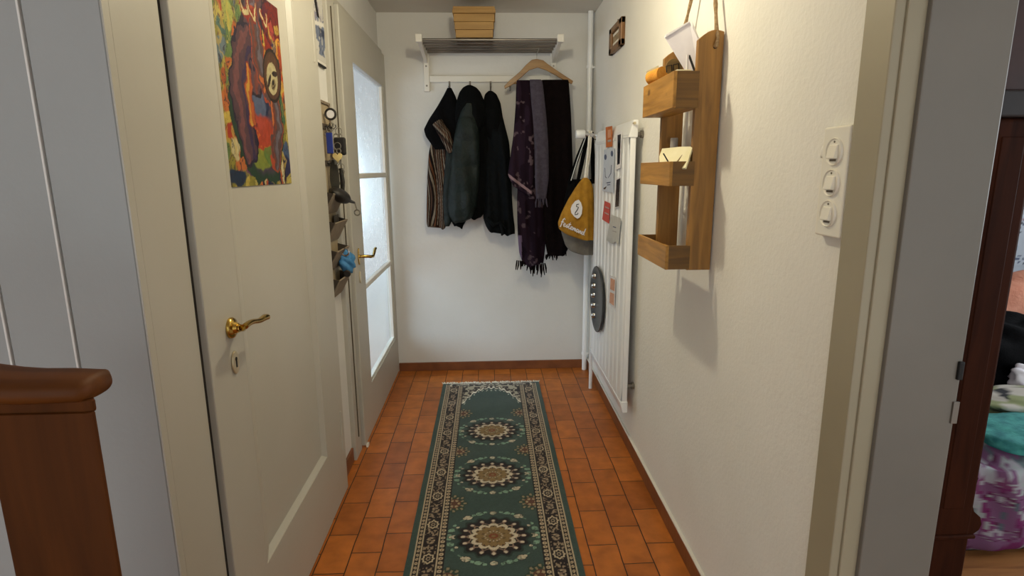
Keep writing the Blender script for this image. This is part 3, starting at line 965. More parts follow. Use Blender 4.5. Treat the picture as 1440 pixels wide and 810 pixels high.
key_bunch(2.515, 1.600, 'keys with a white disc in a black ring, topmost on the organiser', t_disc, 1)
key_bunch(2.503, 1.590, 'keys with a blue plastic tag on the organiser', t_blue, 1, XW + 0.034)
key_bunch(2.575, 1.585, 'keys with a black car fob sticking out from the upper hook rail', t_fob, 2, XW + 0.052)
key_bunch(2.500, 1.520, 'keys with a shiny gold heart charm', t_heart, 2, XW + 0.062)
key_bunch(2.520, 1.475, 'keys with a long dark oval leather tag', t_oval, 1, XW + 0.038)
key_bunch(2.585, 1.435, 'keys on a black strap, lowest on the hook rails', t_strap, 2, XW + 0.050)

cap = thing('peaked_hat', (XW + 0.04, 2.53, 1.25), 'folded black peaked hat tucked in the top pocket of the organiser', 'hat')
b = BM()
r = [(0.0, 0.0)]
bmesh.ops.create_uvsphere(b, u_segments=20, v_segments=12, radius=1.0)
for v in b.verts:
    c = v.co.copy()
    v.co = Vector((XW + 0.055 + c.x * 0.042, 2.515 + c.y * 0.085, 1.300 + c.z * 0.032 - 0.30 * (c.x * 0.042) - 0.012 * c.y))
obj('crown', b, M['leather'], cap, smooth=2)
b = BM()
prism(b, [(XW + 0.07, 2.50, 1.275), (XW + 0.105, 2.56, 1.262), (XW + 0.10, 2.60, 1.262), (XW + 0.05, 2.60, 1.29)], (0, 0, 0.006), 0.002)
obj('peak', b, M['leather'], cap)
b = BM(); ring(b, (XW + 0.108, 2.585, 1.222), 0.012, 0.003, 'y'); tube(b, [(XW + 0.10, 2.585, 1.268), (XW + 0.108, 2.585, 1.234)], 0.003, 6)
obj('strap_ring', b, M['steel_key'], cap)

M['blue_pouch'] = mat('blue_pouch_cloth', '#2f6fa3', '#4b8cc0', rough=0.7, scale=60, bump=0.2)
blu = thing('blue_pouch', (XW + 0.05, 2.55, 0.94), 'small bright blue pouch with silver clasp in the organiser', 'pouch')
b = BM()
bmesh.ops.create_uvsphere(b, u_segments=20, v_segments=14, radius=1.0)
for v in b.verts:
    c = v.co.copy(); n = 1 + 0.28 * math.sin(c.x * 4 + c.z * 5) * math.cos(c.y * 4 + c.z * 3)
    v.co = Vector((XW + 0.056 + c.x * 0.033 * n, 2.553 + c.y * 0.045 * n, 1.005 + c.z * 0.048 * n))
obj('body', b, M['blue_pouch'], blu, smooth=2)
b = BM(); ring(b, (XW + 0.06, 2.52, 1.055), 0.016, 0.004, 'y'); obj('clasp', b, M['chrome'], blu)
b = BM(); lathe(b, [(0, -.004), (0.013, -.004), (0.016, 0), (0.013, .004), (0, .004)], (XW + 0.066, 2.505, 0.962), 'y', 18); obj('black_base', b, M['leather'], blu)
let = tag(obj('letter', box(BM(), XW + 0.018, XW + 0.022, 2.53, 2.60, 1.125, 1.215), mat('dim_card', '#57504a', '#6a625a', rough=0.7)), 'small dark card standing in the second pocket of the organiser', 'card')

# ------------------------------------------------------------------ hat and coat rack on the back wall
rack = thing('coat_rack', (0.02, YB, 1.9), 'white wooden hat rack with a shelf of metal bars and a hook rail', 'coat rack')
RXA, RXB, RZ = -0.385, 0.435, 2.15
for s, x in ((-1, RXA), (1, RXB)):
    b = BM()
    box(b, x - 0.018, x + 0.018, YB - 0.022, YB, 1.905, 2.165, 0.003)
    prism(b, [(x - 0.011, YB - 0.005, RZ - 0.075), (x - 0.011, YB - 0.005, RZ + 0.012), (x - 0.011, 3.56, RZ + 0.012), (x - 0.011, 3.545, RZ - 0.012)], (0.022, 0, 0), 0.002)
    box(b, x - 0.019, x + 0.019, 3.525, 3.56, RZ - 0.022, RZ + 0.022, 0.004)
    br = obj('bracket', b, M['white_paint'], rack)
    for z in (1.94, 2.06):
        b = BM(); lathe(b, [(0, 0), (0.005, 0), (0.006, -0.002), (0, -0.003)], (x, YB - 0.022, z), 'y', 12)
        obj('screw', b, M['steel'], br)
for k in range(5):
    y = 3.562 + 0.085 * k
    b = BM(); tube(b, [(RXA + 0.008, y, RZ - 0.004), (RXB - 0.008, y, RZ - 0.004)], 0.008, 14)
    obj('shelf_bar', b, M['steel'], rack, smooth=0.8)
b = BM(); box(b, RXA + 0.018, RXB - 0.018, YB - 0.02, YB, 1.962, 2.003, 0.004)
obj('rail', b, M['white_paint'], rack)
for px in (632, 661, 690, 717):
    x = at(px, 122, 'y', YB - 0.03).x
    b = BM()
    tube(b, [(x, YB - 0.02, 1.965), (x, YB - 0.024, 1.93), (x, YB - 0.045, 1.905), (x, YB - 0.062, 1.912), (x, YB - 0.066, 1.925)], 0.0042, 8)
    bmesh.ops.create_uvsphere(b, u_segments=10, v_segments=8, radius=0.007, matrix=Matrix.Translation((x, YB - 0.066, 1.928)))
    box(b, x - 0.006, x + 0.006, YB - 0.023, YB - 0.018, 1.93, 1.968, 0.002)
    obj('hook', b, M['steel'], rack)

# pine box on the rack
pb = thing('pine_box', (-0.07, 3.66, RZ + 0.006), 'small pale pine box with a lid on top of the hat rack', 'box')
b = BM()
bz = RZ + 0.0065
xa, xb = -0.183, 0.052
for k in range(3):
    z0, z1 = bz + 0.043 * k, bz + 0.043 * (k + 1) - 0.0015
    gx = 0.010 * (1 - k / 2)
    box(b, xa + gx, xb - gx, 3.545, 3.553, z0, z1, 0.0015)
    box(b, xa + gx, xb - gx, 3.742, 3.75, z0, z1, 0.0015)
    box(b, xa + gx, xa + gx + 0.008, 3.552, 3.743, z0, z1, 0.0015)
    box(b, xb - gx - 0.008, xb - gx, 3.552, 3.743, z0, z1, 0.0015)
box(b, xa + 0.012, xb - 0.012, 3.55, 3.745, bz, bz + 0.006)
obj('box_body', b, M['pine_x'], pb)
b = BM()
box(b, xa - 0.006, xb + 0.006, 3.538, 3.757, bz + 0.129, bz + 0.152, 0.002)
box(b, xa - 0.002, xb + 0.002, 3.542, 3.753, bz + 0.152, bz + 0.166, 0.002)
obj('lid', b, M['pine_x'], pb)

# ------------------------------------------------------------------ hanging cloth
def hang(name, rows, yc, depth, m, parent=None, fold=0.010, kf=34.0, seed=0, nz=70, n=56, quilt=0.0, kq=60.0, ragged=0.0, tw=0.0):
    """A garment hanging in the plane y=yc: rows = (py, px_left, px_right) seen in the photo, filled out to a soft closed body."""
    W = []
    for py, a, c in rows:
        p, q = at(a, py, 'y', yc), at(c, py, 'y', yc)
        W.append((p.z * .5 + q.z * .5, p.x, q.x))
    zs = np.array([w_[0] for w_ in W])[::-1]; xl = np.array([w_[1] for w_ in W])[::-1]; xr = np.array([w_[2] for w_ in W])[::-1]
    zz = np.linspace(zs[-1], zs[0], nz)
    L, R = np.interp(zz, zs, xl), np.interp(zz, zs, xr)
    ker = np.array([1, 2, 3, 2, 1]) / 9.0
    L = np.concatenate([L[:2], np.convolve(L, ker, 'valid'), L[-2:]]); R = np.concatenate([R[:2], np.convolve(R, ker, 'valid'), R[-2:]])
    b = BM(); rings = []
    for i in range(nz):
        t = i / (nz - 1)
        xc, hw = (L[i] + R[i]) / 2, max((R[i] - L[i]) / 2, 0.002)
        d = min(depth * (0.45 + 0.55 * min(1, t * 3.0)), hw * 1.3)
        rg = []
        for k in range(n):
            a = 2 * PI * k / n
            ca, sa = math.cos(a), math.sin(a)
            ex = math.copysign(abs(ca) ** 0.85, ca); ey = math.copysign(abs(sa) ** 0.7, sa)
            x = xc + ex * hw
            fo = fold * min(1, t * 2.2 + 0.15) * (math.sin(kf * x + seed + 1.3 * math.sin(5 * zz[i] + seed) + tw * zz[i]) + 0.5 * math.sin(kf * 2.3 * x + 2 * seed + 6 * zz[i]))
            q = quilt * abs(math.sin(kq * zz[i] + 0.35 * math.sin(9 * x + seed))) if quilt else 0
            y = yc + ey * d * (1.0 if sa < 0 else 0.5)
            if sa < 0: y -= (fo + q) * abs(sa)
            z = zz[i]
            if ragged and t > 0.9:
                z += ragged * math.sin(47 * x + seed * 3) * (t - 0.9) / 0.1 + ragged * 0.6 * math.sin(113 * x + seed) * (t - 0.9) / 0.1
            rg.append(b.verts.new((x, y, z)))
        rings.append(rg)
    for P, Q in zip(rings, rings[1:]):
        for k in range(n): b.faces.new((P[k], P[(k + 1) % n], Q[(k + 1) % n], Q[k]))
    b.faces.new(rings[0]); b.faces.new(rings[-1][::-1])
    bmesh.ops.recalc_face_normals(b, faces=b.faces)
    return obj(name, b, m, parent, smooth=1.2)


M['black_cloth'] = mat('black_cloth', '#070708', '#0c0c0e', rough=1.0, scale=30, bump=0.25, bscale=120, spec=0.1)
M['green_nylon'] = mat('dark_green_nylon', '#0c1412', '#141f1d', rough=0.6, scale=12, bump=0.5, bscale=26, spec=0.25, dist=0.02)
M['navy_nylon'] = mat('dark_blue_nylon', '#06080a', '#0a0e11', rough=0.8, scale=14, bump=0.5, bscale=30, spec=0.1, dist=0.02)
M['inside'] = mat('black_lining', '#060708', '#0a0b0c', rough=0.95, scale=20, bump=0.3, spec=0.1)
M['lilac'] = mat('grey_lilac_wool', '#3f3944', '#4b4550', rough=0.95, scale=50, bump=0.3, bscale=200, spec=0.2)
M['brown_wool'] = mat('dark_brown_wool', '#0a0606', '#120b0b', rough=1.0, scale=40, bump=0.3, bscale=160, spec=0.08)

# striped garment with a black hood
g1 = thing('striped_jacket', (-0.3, 3.86, 1.03), 'brown and white striped jacket with a black hood, leftmost on the hooks', 'jacket', None)
hang('hood', [(124, 629, 635), (134, 624, 640), (150, 615, 646), (168, 603, 648), (182, 596, 646), (192, 599, 644), (202, 606, 640), (210, 612, 636)], 3.845, 0.035, M['black_cloth'], g1, fold=0.006, seed=1)


def stripes(co):
    x, z = co[:, 0], co[:, 2]
    s = (x * 24 + 0.35 * np.sin(z * 9) + 0.25 * np.sin(x * 60)) % 1.0
    c = np.ones((len(x), 3)) * np.array(lin('#1c1512'))
    for lo, hi, col in ((0.0, .14, '#776c5e'), (.22, .36, '#5a3a28'), (.36, .44, '#121010'), (.52, .62, '#857a6c'), (.74, .84, '#48342a')):
        c = mixc(c, lin(col), ((s >= lo) & (s < hi)) * 1.0)
    return c


s1 = hang('striped_body', [(196, 607, 636), (215, 603, 640), (250, 601, 638), (290, 600, 634), (314, 600, 629), (319, 602, 626)], 3.855, 0.03, M['vc_cloth'], g1, ragged=0.012, fold=0.012, seed=2, kf=50, nz=60, n=260)
colour_verts(s1, stripes)
b = BM()
cp = [at(617, 178, 'y', 3.80), at(632, 172, 'y', 3.80), at(643, 196, 'y', 3.80), at(638, 222, 'y', 3.80), at(628, 208, 'y', 3.80)]
pts = [at(615, 172, 'y', 3.815), at(626, 190, 'y', 3.80), at(636, 214, 'y', 3.80)]
tube(b, pts, [0.034, 0.036, 0.026], 24)
bmesh.ops.subdivide_edges(b, edges=b.edges, cuts=3, use_grid_fill=True)
cf = obj('striped_cuff', b, M['vc_cloth'], g1, smooth=1.0)
colour_verts(cf, lambda co: stripes(np.stack([(co[:, 0] + co[:, 2]) * 0.75, co[:, 1], co[:, 2] * 0], 1)))
b = BM(); p = at(632, 124, 'y', 3.862); ring(b, (p.x, 3.864, 1.915), 0.008, 0.002, 'y', 12); obj('hang_loop', b, M['black_cloth'], g1)

# green quilted jacket
g2 = thing('green_quilted_jacket', (-0.13, 3.83, 1.04), 'dark green quilted jacket hanging by its hood, second from the left', 'jacket')
hang('jacket_lining', [(150, 655, 686), (200, 652, 692), (260, 655, 694), (290, 655, 690), (306, 660, 676)], 3.845, 0.045, M['inside'], g2, fold=0.008, seed=3, ragged=0.008)
hang('hood', [(120, 657, 663), (123, 651, 670), (130, 646, 676), (142, 642, 681), (160, 640, 684), (176, 641, 680), (188, 646, 672)], 3.81, 0.055, M['inside'], g2, fold=0.006, seed=4)
hang('jacket_body', [(146, 652, 668), (165, 645, 672), (190, 639, 674), (225, 634, 675), (260, 631, 673), (290, 629, 670), (306, 632, 664), (312, 640, 656)], 3.79, 0.06, M['green_nylon'], g2, fold=0.010, seed=5, kf=32, tw=7, quilt=0.012, kq=20, ragged=0.006)
hang('waistband', [(296, 633, 660), (310, 634, 656), (320, 640, 650)], 3.82, 0.03, M['inside'], g2, fold=0.006, seed=6, nz=20, ragged=0.012)
hang('sleeve', [(205, 628, 640), (240, 625, 640), (280, 622, 640), (310, 624, 636), (318, 626, 632)], 3.83, 0.028, M['green_nylon'], g2, fold=0.004, seed=8, quilt=0.006, kq=20)

# blue-black jacket
g3 = thing('navy_jacket', (0.07, 3.83, 0.98), 'blue-black hooded jacket hanging beside the scarves', 'jacket')
hang('hood', [(128, 687, 692), (132, 682, 698), (145, 679, 704), (170, 679, 708), (190, 684, 708), (206, 692, 704)], 3.835, 0.045, M['inside'], g3, fold=0.006, seed=9)
hang('jacket_body', [(160, 682, 706), (200, 681, 716), (240, 683, 719), (280, 682, 720), (305, 679, 722), (320, 684, 724), (328, 694, 724)], 3.825, 0.045, M['navy_nylon'], g3, fold=0.015, seed=10, kf=42, tw=9, ragged=0.010)
b = BM()
tube(b, [at(685, 306, 'y', 3.77), at(694, 316, 'y', 3.765), at(703, 312, 'y', 3.765), at(711, 322, 'y', 3.77)], [0.012, 0.016, 0.014, 0.008], 12)
tube(b, [at(704, 314, 'y', 3.765), at(708, 328, 'y', 3.77), at(705, 331, 'y', 3.77)], [0.012, 0.014, 0.006], 10)
obj('crumpled_hem', b, M['navy_nylon'], g3, smooth=1.2)

# hanger with three scarves
HYc = 3.79
hg = thing('coat_hanger', (0.33, HYc, 1.92), 'wooden coat hanger hooked over the rack bars, holding scarves', 'hanger')
b = BM()
Lp = [at(px, py, 'y', HYc) for px, py in ((755, 83), (748, 84), (740, 91), (731, 101), (718, 112), (709, 121), (710, 125), (721, 119), (734, 108), (744, 99), (756, 95), (768, 99), (781, 106), (793, 113), (804, 118.5), (806, 114), (795, 107), (780, 97), (770, 90), (764, 85))]
prism(b, [p - Vector((0, 0.007, 0)) for p in Lp], (0, 0.014, 0), 0.003)
obj('shoulders', b, M['hanger'], hg)
b = BM(); p0 = at(755, 84, 'y', HYc)
tube(b, [p0, p0 + Vector((0, 0, 0.035)), p0 + Vector((0.012, 0, 0.062)), p0 + Vector((0.012, 0, 0.082)), p0 + Vector((0.0, 0, 0.093)), p0 + Vector((-0.012, 0, 0.083))], 0.002, 8)
obj('hook', b, M['chrome'], hg)
b = BM(); tube(b, [at(722, 117, 'y', HYc), at(795, 114, 'y', HYc)], 0.006, 10)
obj('bar', b, M['hanger'], hg)


def scarf_fringe(parent, m, px0, px1, py0, py1, yc, n, lmin=5, lmax=16):
    b = BM()
    for i in range(n):
        t = i / (n - 1)
        px = px0 + (px1 - px0) * t; py = py0 + (py1 - py0) * t - 2
        p = at(px, py, 'y', yc); q = at(px + random.uniform(-2.2, 2.2), py + random.uniform(lmin, lmax), 'y', yc - random.uniform(0, .015))
        tube(b, [p, (p + q) / 2 + Vector((random.uniform(-.004, .004), 0, 0)), q], [0.0045, 0.006, 0.003], 6)
    return obj('fringe', b, m, parent)


def purple(co):
    x, z = co[:, 0], co[:, 2]
    n = vnoise(x * 26, z * 22, 3, 2)
    c = np.ones((len(x), 3)) * np.array(lin('#1b1019'))
    c = mixc(c, lin('#2a1d29'), (vnoise(x * 40, z * 8, 9, 1) > 0.55) * 0.7)
    c = mixc(c, lin('#5f4f55'), ((n > 0.70) & (vnoise(x * 70, z * 70, 4, 1) > 0.4)) * 0.8)
    return c


def edge_band(py_a, py_b, col):
    a, q = at(714, py_a, 'y', 3.75), at(746, py_b, 'y', 3.75)
    def f(co):
        c = purple(co)
        zl = a.z + (co[:, 0] - a.x) / (q.x - a.x) * (q.z - a.z)
        c = mixc(c, lin(col), (np.abs(co[:, 2] - zl) < 0.010) * 0.9)
        return c
    return f


dsc = thing('brown_scarf', (0.45, 3.79, 0.8), 'long dark brown fringed scarf on the right half of the hanger', 'scarf')
hang('scarf_body', [(112.5, 762, 799), (116, 760, 800), (160, 762, 803), (220, 762, 805), (280, 762, 806), (330, 765, 806), (350, 768, 800), (358, 770, 794)], 3.775, 0.035, M['brown_wool'], dsc, fold=0.010, seed=11, kf=44, ragged=0.006)
scarf_fringe(dsc, M['brown_wool'], 768, 796, 360, 348, 3.77, 16)
psc = thing('purple_scarf', (0.25, 3.76, 0.75), 'dark purple patterned scarf with pale flowers on the left of the hanger', 'scarf')
s2 = hang('scarf_tail', [(250, 728, 764), (290, 727, 768), (330, 728, 768), (355, 730, 766), (372, 736, 764)], 3.775, 0.030, M['vc_cloth'], psc, fold=0.010, seed=12, kf=50, n=90, nz=80, ragged=0.01)
colour_verts(s2, lambda co: mixc(purple(co) * 0.8, lin('#6a5a72'), (np.abs(co[:, 0] - at(731, 340, 'y', 3.77).x) < 0.012) * (co[:, 2] < 0.98) * 0.9))
s3 = hang('scarf_body', [(113, 727, 750), (116, 726, 751), (150, 725, 753), (190, 722, 755), (225, 717, 755), (245, 714, 752), (262, 722, 750), (274, 742, 748)], 3.752, 0.028, M['vc_cloth'], psc, fold=0.009, seed=13, kf=46, n=110, nz=120)
colour_verts(s3, edge_band(246, 270, '#8d7479'))
scarf_fringe(psc, M['brown_wool'], 727, 745, 368, 370, 3.765, 9, 6, 14)
scarf_fringe(psc, M['brown_wool'], 746, 766, 374, 372, 3.765, 10, 8, 20)
lsc = thing('lilac_scarf', (0.31, 3.74, 1.25), 'plain grey-lilac scarf in the middle of the hanger', 'scarf')
hang('scarf_body', [(112, 745, 761), (115, 745, 763), (160, 748, 768), (200, 751, 771), (250, 752, 772), (272, 753, 769), (279, 754, 768)], 3.735, 0.022, M['lilac'], lsc, fold=0.006, seed=14, kf=40)
scarf_fringe(lsc, M['lilac'], 755, 768, 281, 281, 3.735, 6, 8, 14)

# ------------------------------------------------------------------ heating pipe and radiator
pipe = thing('heating_pipe', (0.672, 3.885, 0), 'white vertical heating pipe in the right back corner', 'pipe')
b = BM(); tube(b, [(0.668, 3.885, 0), (0.668, 3.885, ZC)], 0.017, 20)
obj('pipe_run', b, M['white_enamel'], pipe, smooth=0.8)
for z in (2.05, 0.12):
    b = BM(); lathe(b, [(0.017, -0.008), (0.022, -0.008), (0.022, 0.008), (0.017, 0.008)], (0.668, 3.885, z), 'z', 20); box(b, 0.685, XR, 3.88, 3.89, z - 0.006, z + 0.006)
    obj('pipe_clip', b, M['white_enamel'], pipe)

rad = thing('radiator', (0.65, 3.02, 0.24), 'tall white panel radiator with notes and magnets, on the right wall', 'radiator')
ry0, ry1, rz0, rz1, RF = 2.605, 3.43, 0.245, 1.615, 0.628
b = BM()
box(b, RF + 0.008, RF + 0.034, ry0, ry1, rz0, rz1 - 0.055, 0.003)
nw_ = 9
ys_ = np.linspace(ry0 + 0.002, ry1 - 0.002, nw_ * 14 + 1)
zs_ = [rz0 + 0.03, rz0 + 0.06, rz0 + 0.09] + list(np.linspace(rz0 + 0.15, rz1 - 0.16, 6)) + [rz1 - 0.11, rz1 - 0.09, rz1 - 0.06]
cols = []
for z in zs_:
    k_ = min(1.0, max(0.0, (z - rz0 - 0.045) / 0.05), max(0.0, (rz1 - 0.075 - z) / 0.05))
    cols.append([b.verts.new((RF + 0.0075 * k_ * max(0.0, math.cos(2 * PI * (y - ry0) / (ry1 - ry0) * nw_)) ** 3, y, z)) for y in ys_])
for P_, Q_ in zip(cols, cols[1:]):
    for k in range(len(ys_) - 1): b.faces.new((P_[k], Q_[k], Q_[k + 1], P_[k + 1]))
obj('panel', b, M['white_enamel'], rad, smooth=0.9)
b = BM()
prism(b, [(RF - 0.002, ry0 - 0.004, rz1 - 0.075), (RF + 0.018, ry0 - 0.004, rz1), (RF + 0.04, ry0 - 0.004, rz1), (RF + 0.04, ry0 - 0.004, rz1 - 0.075)], (0, ry1 - ry0 + 0.008, 0), 0.003)
obj('top_header', b, M['white_enamel'], rad)
b = BM()
prism(b, [(RF - 0.003, ry0 - 0.004, rz0 + 0.045), (RF + 0.012, ry0 - 0.004, rz0 - 0.012), (RF + 0.036, ry0 - 0.004, rz0 - 0.012), (RF + 0.036, ry0 - 0.004, rz0 + 0.045)], (0, ry1 - ry0 + 0.008, 0), 0.003)
obj('bottom_header', b, M['white_enamel'], rad)
for z in (1.555, 0.36):
    b = BM(); tube(b, [(RF + 0.036, ry0 + 0.03, z), (XR, ry0 + 0.03, z)], 0.011, 14); lathe(b, [(0, 0), (0.017, 0), (0.017, -0.012), (0, -0.012)], (XR, ry0 + 0.03, z), 'x', 16)
    obj('wall_bracket', b, M['steel'], rad)
b = BM(); tube(b, [(RF + 0.02, ry0 + 0.004, 1.60), (RF + 0.02, ry0 - 0.022, 1.60)], 0.006, 10); obj('bleed_valve', b, M['brass_light'], rad)
b = BM()
tube(b, [(RF + 0.015, ry1, 1.585), (RF + 0.015, 3.50, 1.585), (0.640, 3.53, 1.60)], 0.010, 12)
tube(b, [(0.645, 3.53, 1.60), (0.585, 3.53, 1.61)], 0.013, 14)
tube(b, [(0.645, 3.53, 1.60), (0.668, 3.62, 1.60), (0.668, 3.885, 1.60)], 0.010, 12)
vb = obj('valve_body', b, M['chrome'], rad)
b = BM()
lathe(b, [(0, -0.055), (0.022, -0.055), (0.026, -0.048), (0.026, -0.006), (0.022, 0.0), (0, 0.0)], (0.585, 3.53, 1.61), 'x', 24)
obj('valve_knob', b, M['white_enamel'], vb, smooth=0.6)
b = BM()
tube(b, [(RF + 0.018, ry1 - 0.005, 0.275), (RF + 0.018, 3.50, 0.275), (RF + 0.020, 3.52, 0.25), (RF + 0.020, 3.52, 0.0)], 0.011, 12)
obj('return_pipe', b, M['white_enamel'], rad, smooth=0.8)

# notes, cards and magnets stuck on the radiator
M['orange_card'] = mat('orange_card', '#b5612b', '#c77236', rough=0.6, scale=40)
M['red_card'] = mat('red_card', '#c2473d', '#cf5549', rough=0.6, scale=40)
M['blue_sheet'] = mat('pale_blue_sheet', '#c3cad6', '#cdd3de', rough=0.6, scale=20)
M['grey_sheet'] = mat('grey_translucent_sheet', '#c2c3c1', '#d2d3d0', rough=0.35, scale=30)
M['ink'] = mat('blue_grey_ink', '#46506a', '#566080', rough=0.7)
M['photo'] = mat('dark_photo', '#17171d', '#3a3a44', rough=0.3, scale=60)
M['photo_light'] = mat('photo_highlight', '#a9a5a4', rough=0.4)
M['skin_tone'] = mat('print_peach', '#c98a68', '#dba583', rough=0.5, scale=60)
RP = RF - 0.0035


def sheet(parent, name, px, m, x=RP, th=0.0012):
    b = BM(); prism(b, [at(a, c, 'x', x) for a, c in px], (-th, 0, 0))
    return obj(name, b, m, parent)


def note(name, px, m, label, cat, deco=(), x=RP):
    ctr = at(sum(a for a, c in px) / len(px), sum(c for a, c in px) / len(px), 'x', x)
    t = thing(name, (x, ctr.y, min(at(a, c, 'x', x).z for a, c in px)), label, cat, 'notes on the radiator')
    sheet(t, 'sheet', px, m, x)
    for nm, p, mm in deco: sheet(t, nm, p, mm, x - 0.0013, 0.0004)
    return t


def blob(cx, cy, rx, ry, n=14):
    return [(cx + rx * math.cos(a), cy + ry * math.sin(a)) for a in np.linspace(0, 2 * PI, n + 1)[:-1]]


note('postcard', [(852, 179), (861, 177), (861, 206), (852.5, 207.5)], M['orange_card'], 'orange-brown postcard at the top of the radiator', 'card',
     [('pale_patch', [(854.5, 183), (859, 182), (859.2, 193), (854.8, 194.5)], M['skin_tone']), ('pale_line', [(854.5, 197), (859.5, 196), (859.5, 199), (854.5, 200)], M['photo_light'])])
note('drawing_sheet', [(849.5, 210.5), (864, 208), (862.5, 271), (847, 268)], M['blue_sheet'], 'pale blue sheet with a sketched face, on the radiator', 'drawing',
     [('left_eye', blob(851.5, 221, 1.7, 4), M['ink']), ('right_eye', blob(860.5, 216, 1.7, 4.2), M['ink']),
      ('nose_line', [(850.3, 236), (850.9, 236), (851.5, 248), (853.5, 250), (853.3, 250.8), (851, 249)], M['ink']),
      ('mouth_line', [(859.6, 232), (860.3, 232), (859.4, 244), (855.5, 250.5), (855.0, 250), (858.6, 243.5)], M['ink']),
      ('scribble', [(853, 256.5), (858.5, 255.5), (858.5, 257), (853, 258)], M['ink']), ('scribble', [(853.8, 259.5), (858, 259), (858, 260.3), (853.8, 260.8)], M['ink']),
      ('bird_sketch', [(848.8, 264.5), (852.5, 262), (853, 263), (851, 266.2), (849, 266)], M['photo'])])
note('photo_strip', [(867.5, 187), (875, 184), (873, 236), (866.5, 239)], M['paper'], 'white-edged dark photo strip, upper one on the radiator', 'photo',
     [('dark_image', [(868.5, 190), (873.2, 188.4), (871.6, 230), (868, 232)], M['photo']), ('figure', blob(870.6, 205, 1.3, 5), M['skin_tone']), ('figure', blob(870.0, 220, 1.0, 4), M['photo_light'])])
note('photo_strip', [(866.3, 251), (872.8, 248), (871, 291), (864, 293.5)], M['paper'], 'dark photo strip with light specks, below the first strip', 'photo',
     [('dark_image', [(867.0, 253), (872.1, 250.6), (870.4, 290), (865, 291.5)], M['photo'])] + [('speck', blob(867.4 + (k % 3) * 1.2, 259 + 6 * k, 0.5, 1.2, 8), M['photo_light']) for k in range(5)])
note('red_card', [(850.5, 282.5), (858, 286), (856.5, 314.5), (847, 308.5)], M['red_card'], 'tilted red card halfway up the radiator', 'card',
     [('white_line', [(851.2, 290), (856.8, 292.6), (856.6, 294.2), (851, 291.6)], M['photo_light']), ('white_line', [(850.4, 298), (856.2, 301), (856.0, 302.6), (850.2, 299.6)], M['photo_light'])])
note('translucent_sheet', [(859.5, 302), (873, 307), (870, 345.5), (866, 340), (861.5, 343), (853, 338)], M['grey_sheet'], 'curled grey translucent sheet below the red card', 'paper',
     [('mark', [(862, 318), (866.5, 319.5), (866.3, 320.8), (861.8, 319.3)], M['ink']), ('mark', [(861.5, 324), (867, 325.8), (866.8, 327), (861.3, 325.2)], M['photo_light'])], x=RP - 0.002)
note('pink_card', [(857.5, 387), (866, 390.5), (864.5, 433.5), (856, 427)], M['paper'], 'white card with two peach prints, beside the round tray', 'card',
     [('print', [(858.8, 391), (864.8, 393.6), (864.0, 409.5), (858.0, 406.5)], M['skin_tone']), ('print', [(857.9, 410.5), (863.8, 413.5), (863.2, 430), (857.2, 425.5)], M['skin_tone'])])

tray = thing('round_tray', (RP, 3.18, 0.49), 'round dark grey metal tray with silver studs, stuck to the lower radiator', 'tray')
M['tray'] = mat('dark_grey_metal', '#3d4044', '#4b4f53', rough=0.38, metal=0.5, scale=30)
tc = Vector((RP, 3.18, 0.675))
b = BM()
lathe(b, [(0.0, -0.006), (0.155, -0.006), (0.165, -0.012), (0.188, -0.018), (0.190, -0.014), (0.180, -0.001), (0, 0.0)], tc, 'x', 56)
obj('dish', b, M['tray'], tray, smooth=0.8)
for k in range(5):
    a = math.radians(155 + 12 * (k - 2) * 1.9 - 155)
    b = BM(); c_ = tc + Vector((-0.008, 0.112 - 0.010 * abs(k - 2), 0.118 - 0.059 * k))
    lathe(b, [(0, -0.020), (0.010, -0.018), (0.017, -0.010), (0.019, 0.0), (0, 0.0)], c_, 'x', 18)
    obj('stud', b, M['chrome'], tray, smooth=1)

# ------------------------------------------------------------------ bags hung on the valve
M['mustard'] = mat('mustard_cotton', '#96690f', '#b07f1c', rough=0.85, scale=26, bump=0.3, bscale=150)
M['grey_bag'] = mat('grey_brown_cotton', '#66625b', '#767168', rough=0.9, scale=30, bump=0.2)
bk = thing('black_bag', (0.56, 3.60, 1.0), 'black shoulder bag with long straps behind the mustard bag, on the radiator valve', 'bag')
hang('bag_body', [(252, 800, 832), (275, 795, 834), (310, 790, 834), (330, 792, 834)], 3.61, 0.03, M['black_cloth'], bk, fold=0.006, seed=20, nz=30)
for px0, px1 in ((826, 800), (828, 812), (833, 834)):
    b = BM(); tube(b, [at(px0, 186, 'y', 3.55), at((px0 + px1) / 2, 220, 'y', 3.585), at(px1, 258, 'y', 3.60)], [0.008, 0.013, 0.011], 8)
    obj('strap', b, M['black_cloth'], bk)
b = BM(); tube(b, [at(824, 192, 'y', 3.54), at(812, 225, 'y', 3.57), at(803, 254, 'y', 3.575)], 0.003, 6)
obj('silver_cord', b, M['grey_sheet'], bk)
gb = thing('grey_bag', (0.56, 3.53, 0.88), 'grey-brown cloth bag showing below the mustard bag', 'bag')
hang('bag_body', [(300, 795, 832), (325, 789, 835), (345, 795, 836), (354, 803, 836), (358, 818, 834)], 3.545, 0.03, M['grey_bag'], gb, fold=0.005, seed=21, nz=40)
b = BM(); tube(b, [at(829, 188, 'y', 3.545), at(829, 240, 'y', 3.57), at(826, 304, 'y', 3.55)], 0.003, 6)
obj('cord', b, M['grey_bag'], gb)
mb = thing('mustard_bag', (0.53, 3.49, 1.0), 'mustard yellow drawstring bag with white lettering, hanging on the radiator valve', 'bag')
BY = 3.485
hang('bag_body', [(250, 820, 826), (254, 816, 830), (264, 809, 834), (280, 799, 835), (300, 789, 835.5), (313, 784.5, 836), (322, 786, 836), (330, 797, 836), (337, 818, 836)], BY, 0.036, M['mustard'], mb, fold=0.007, seed=22, kf=70, nz=70, n=90)
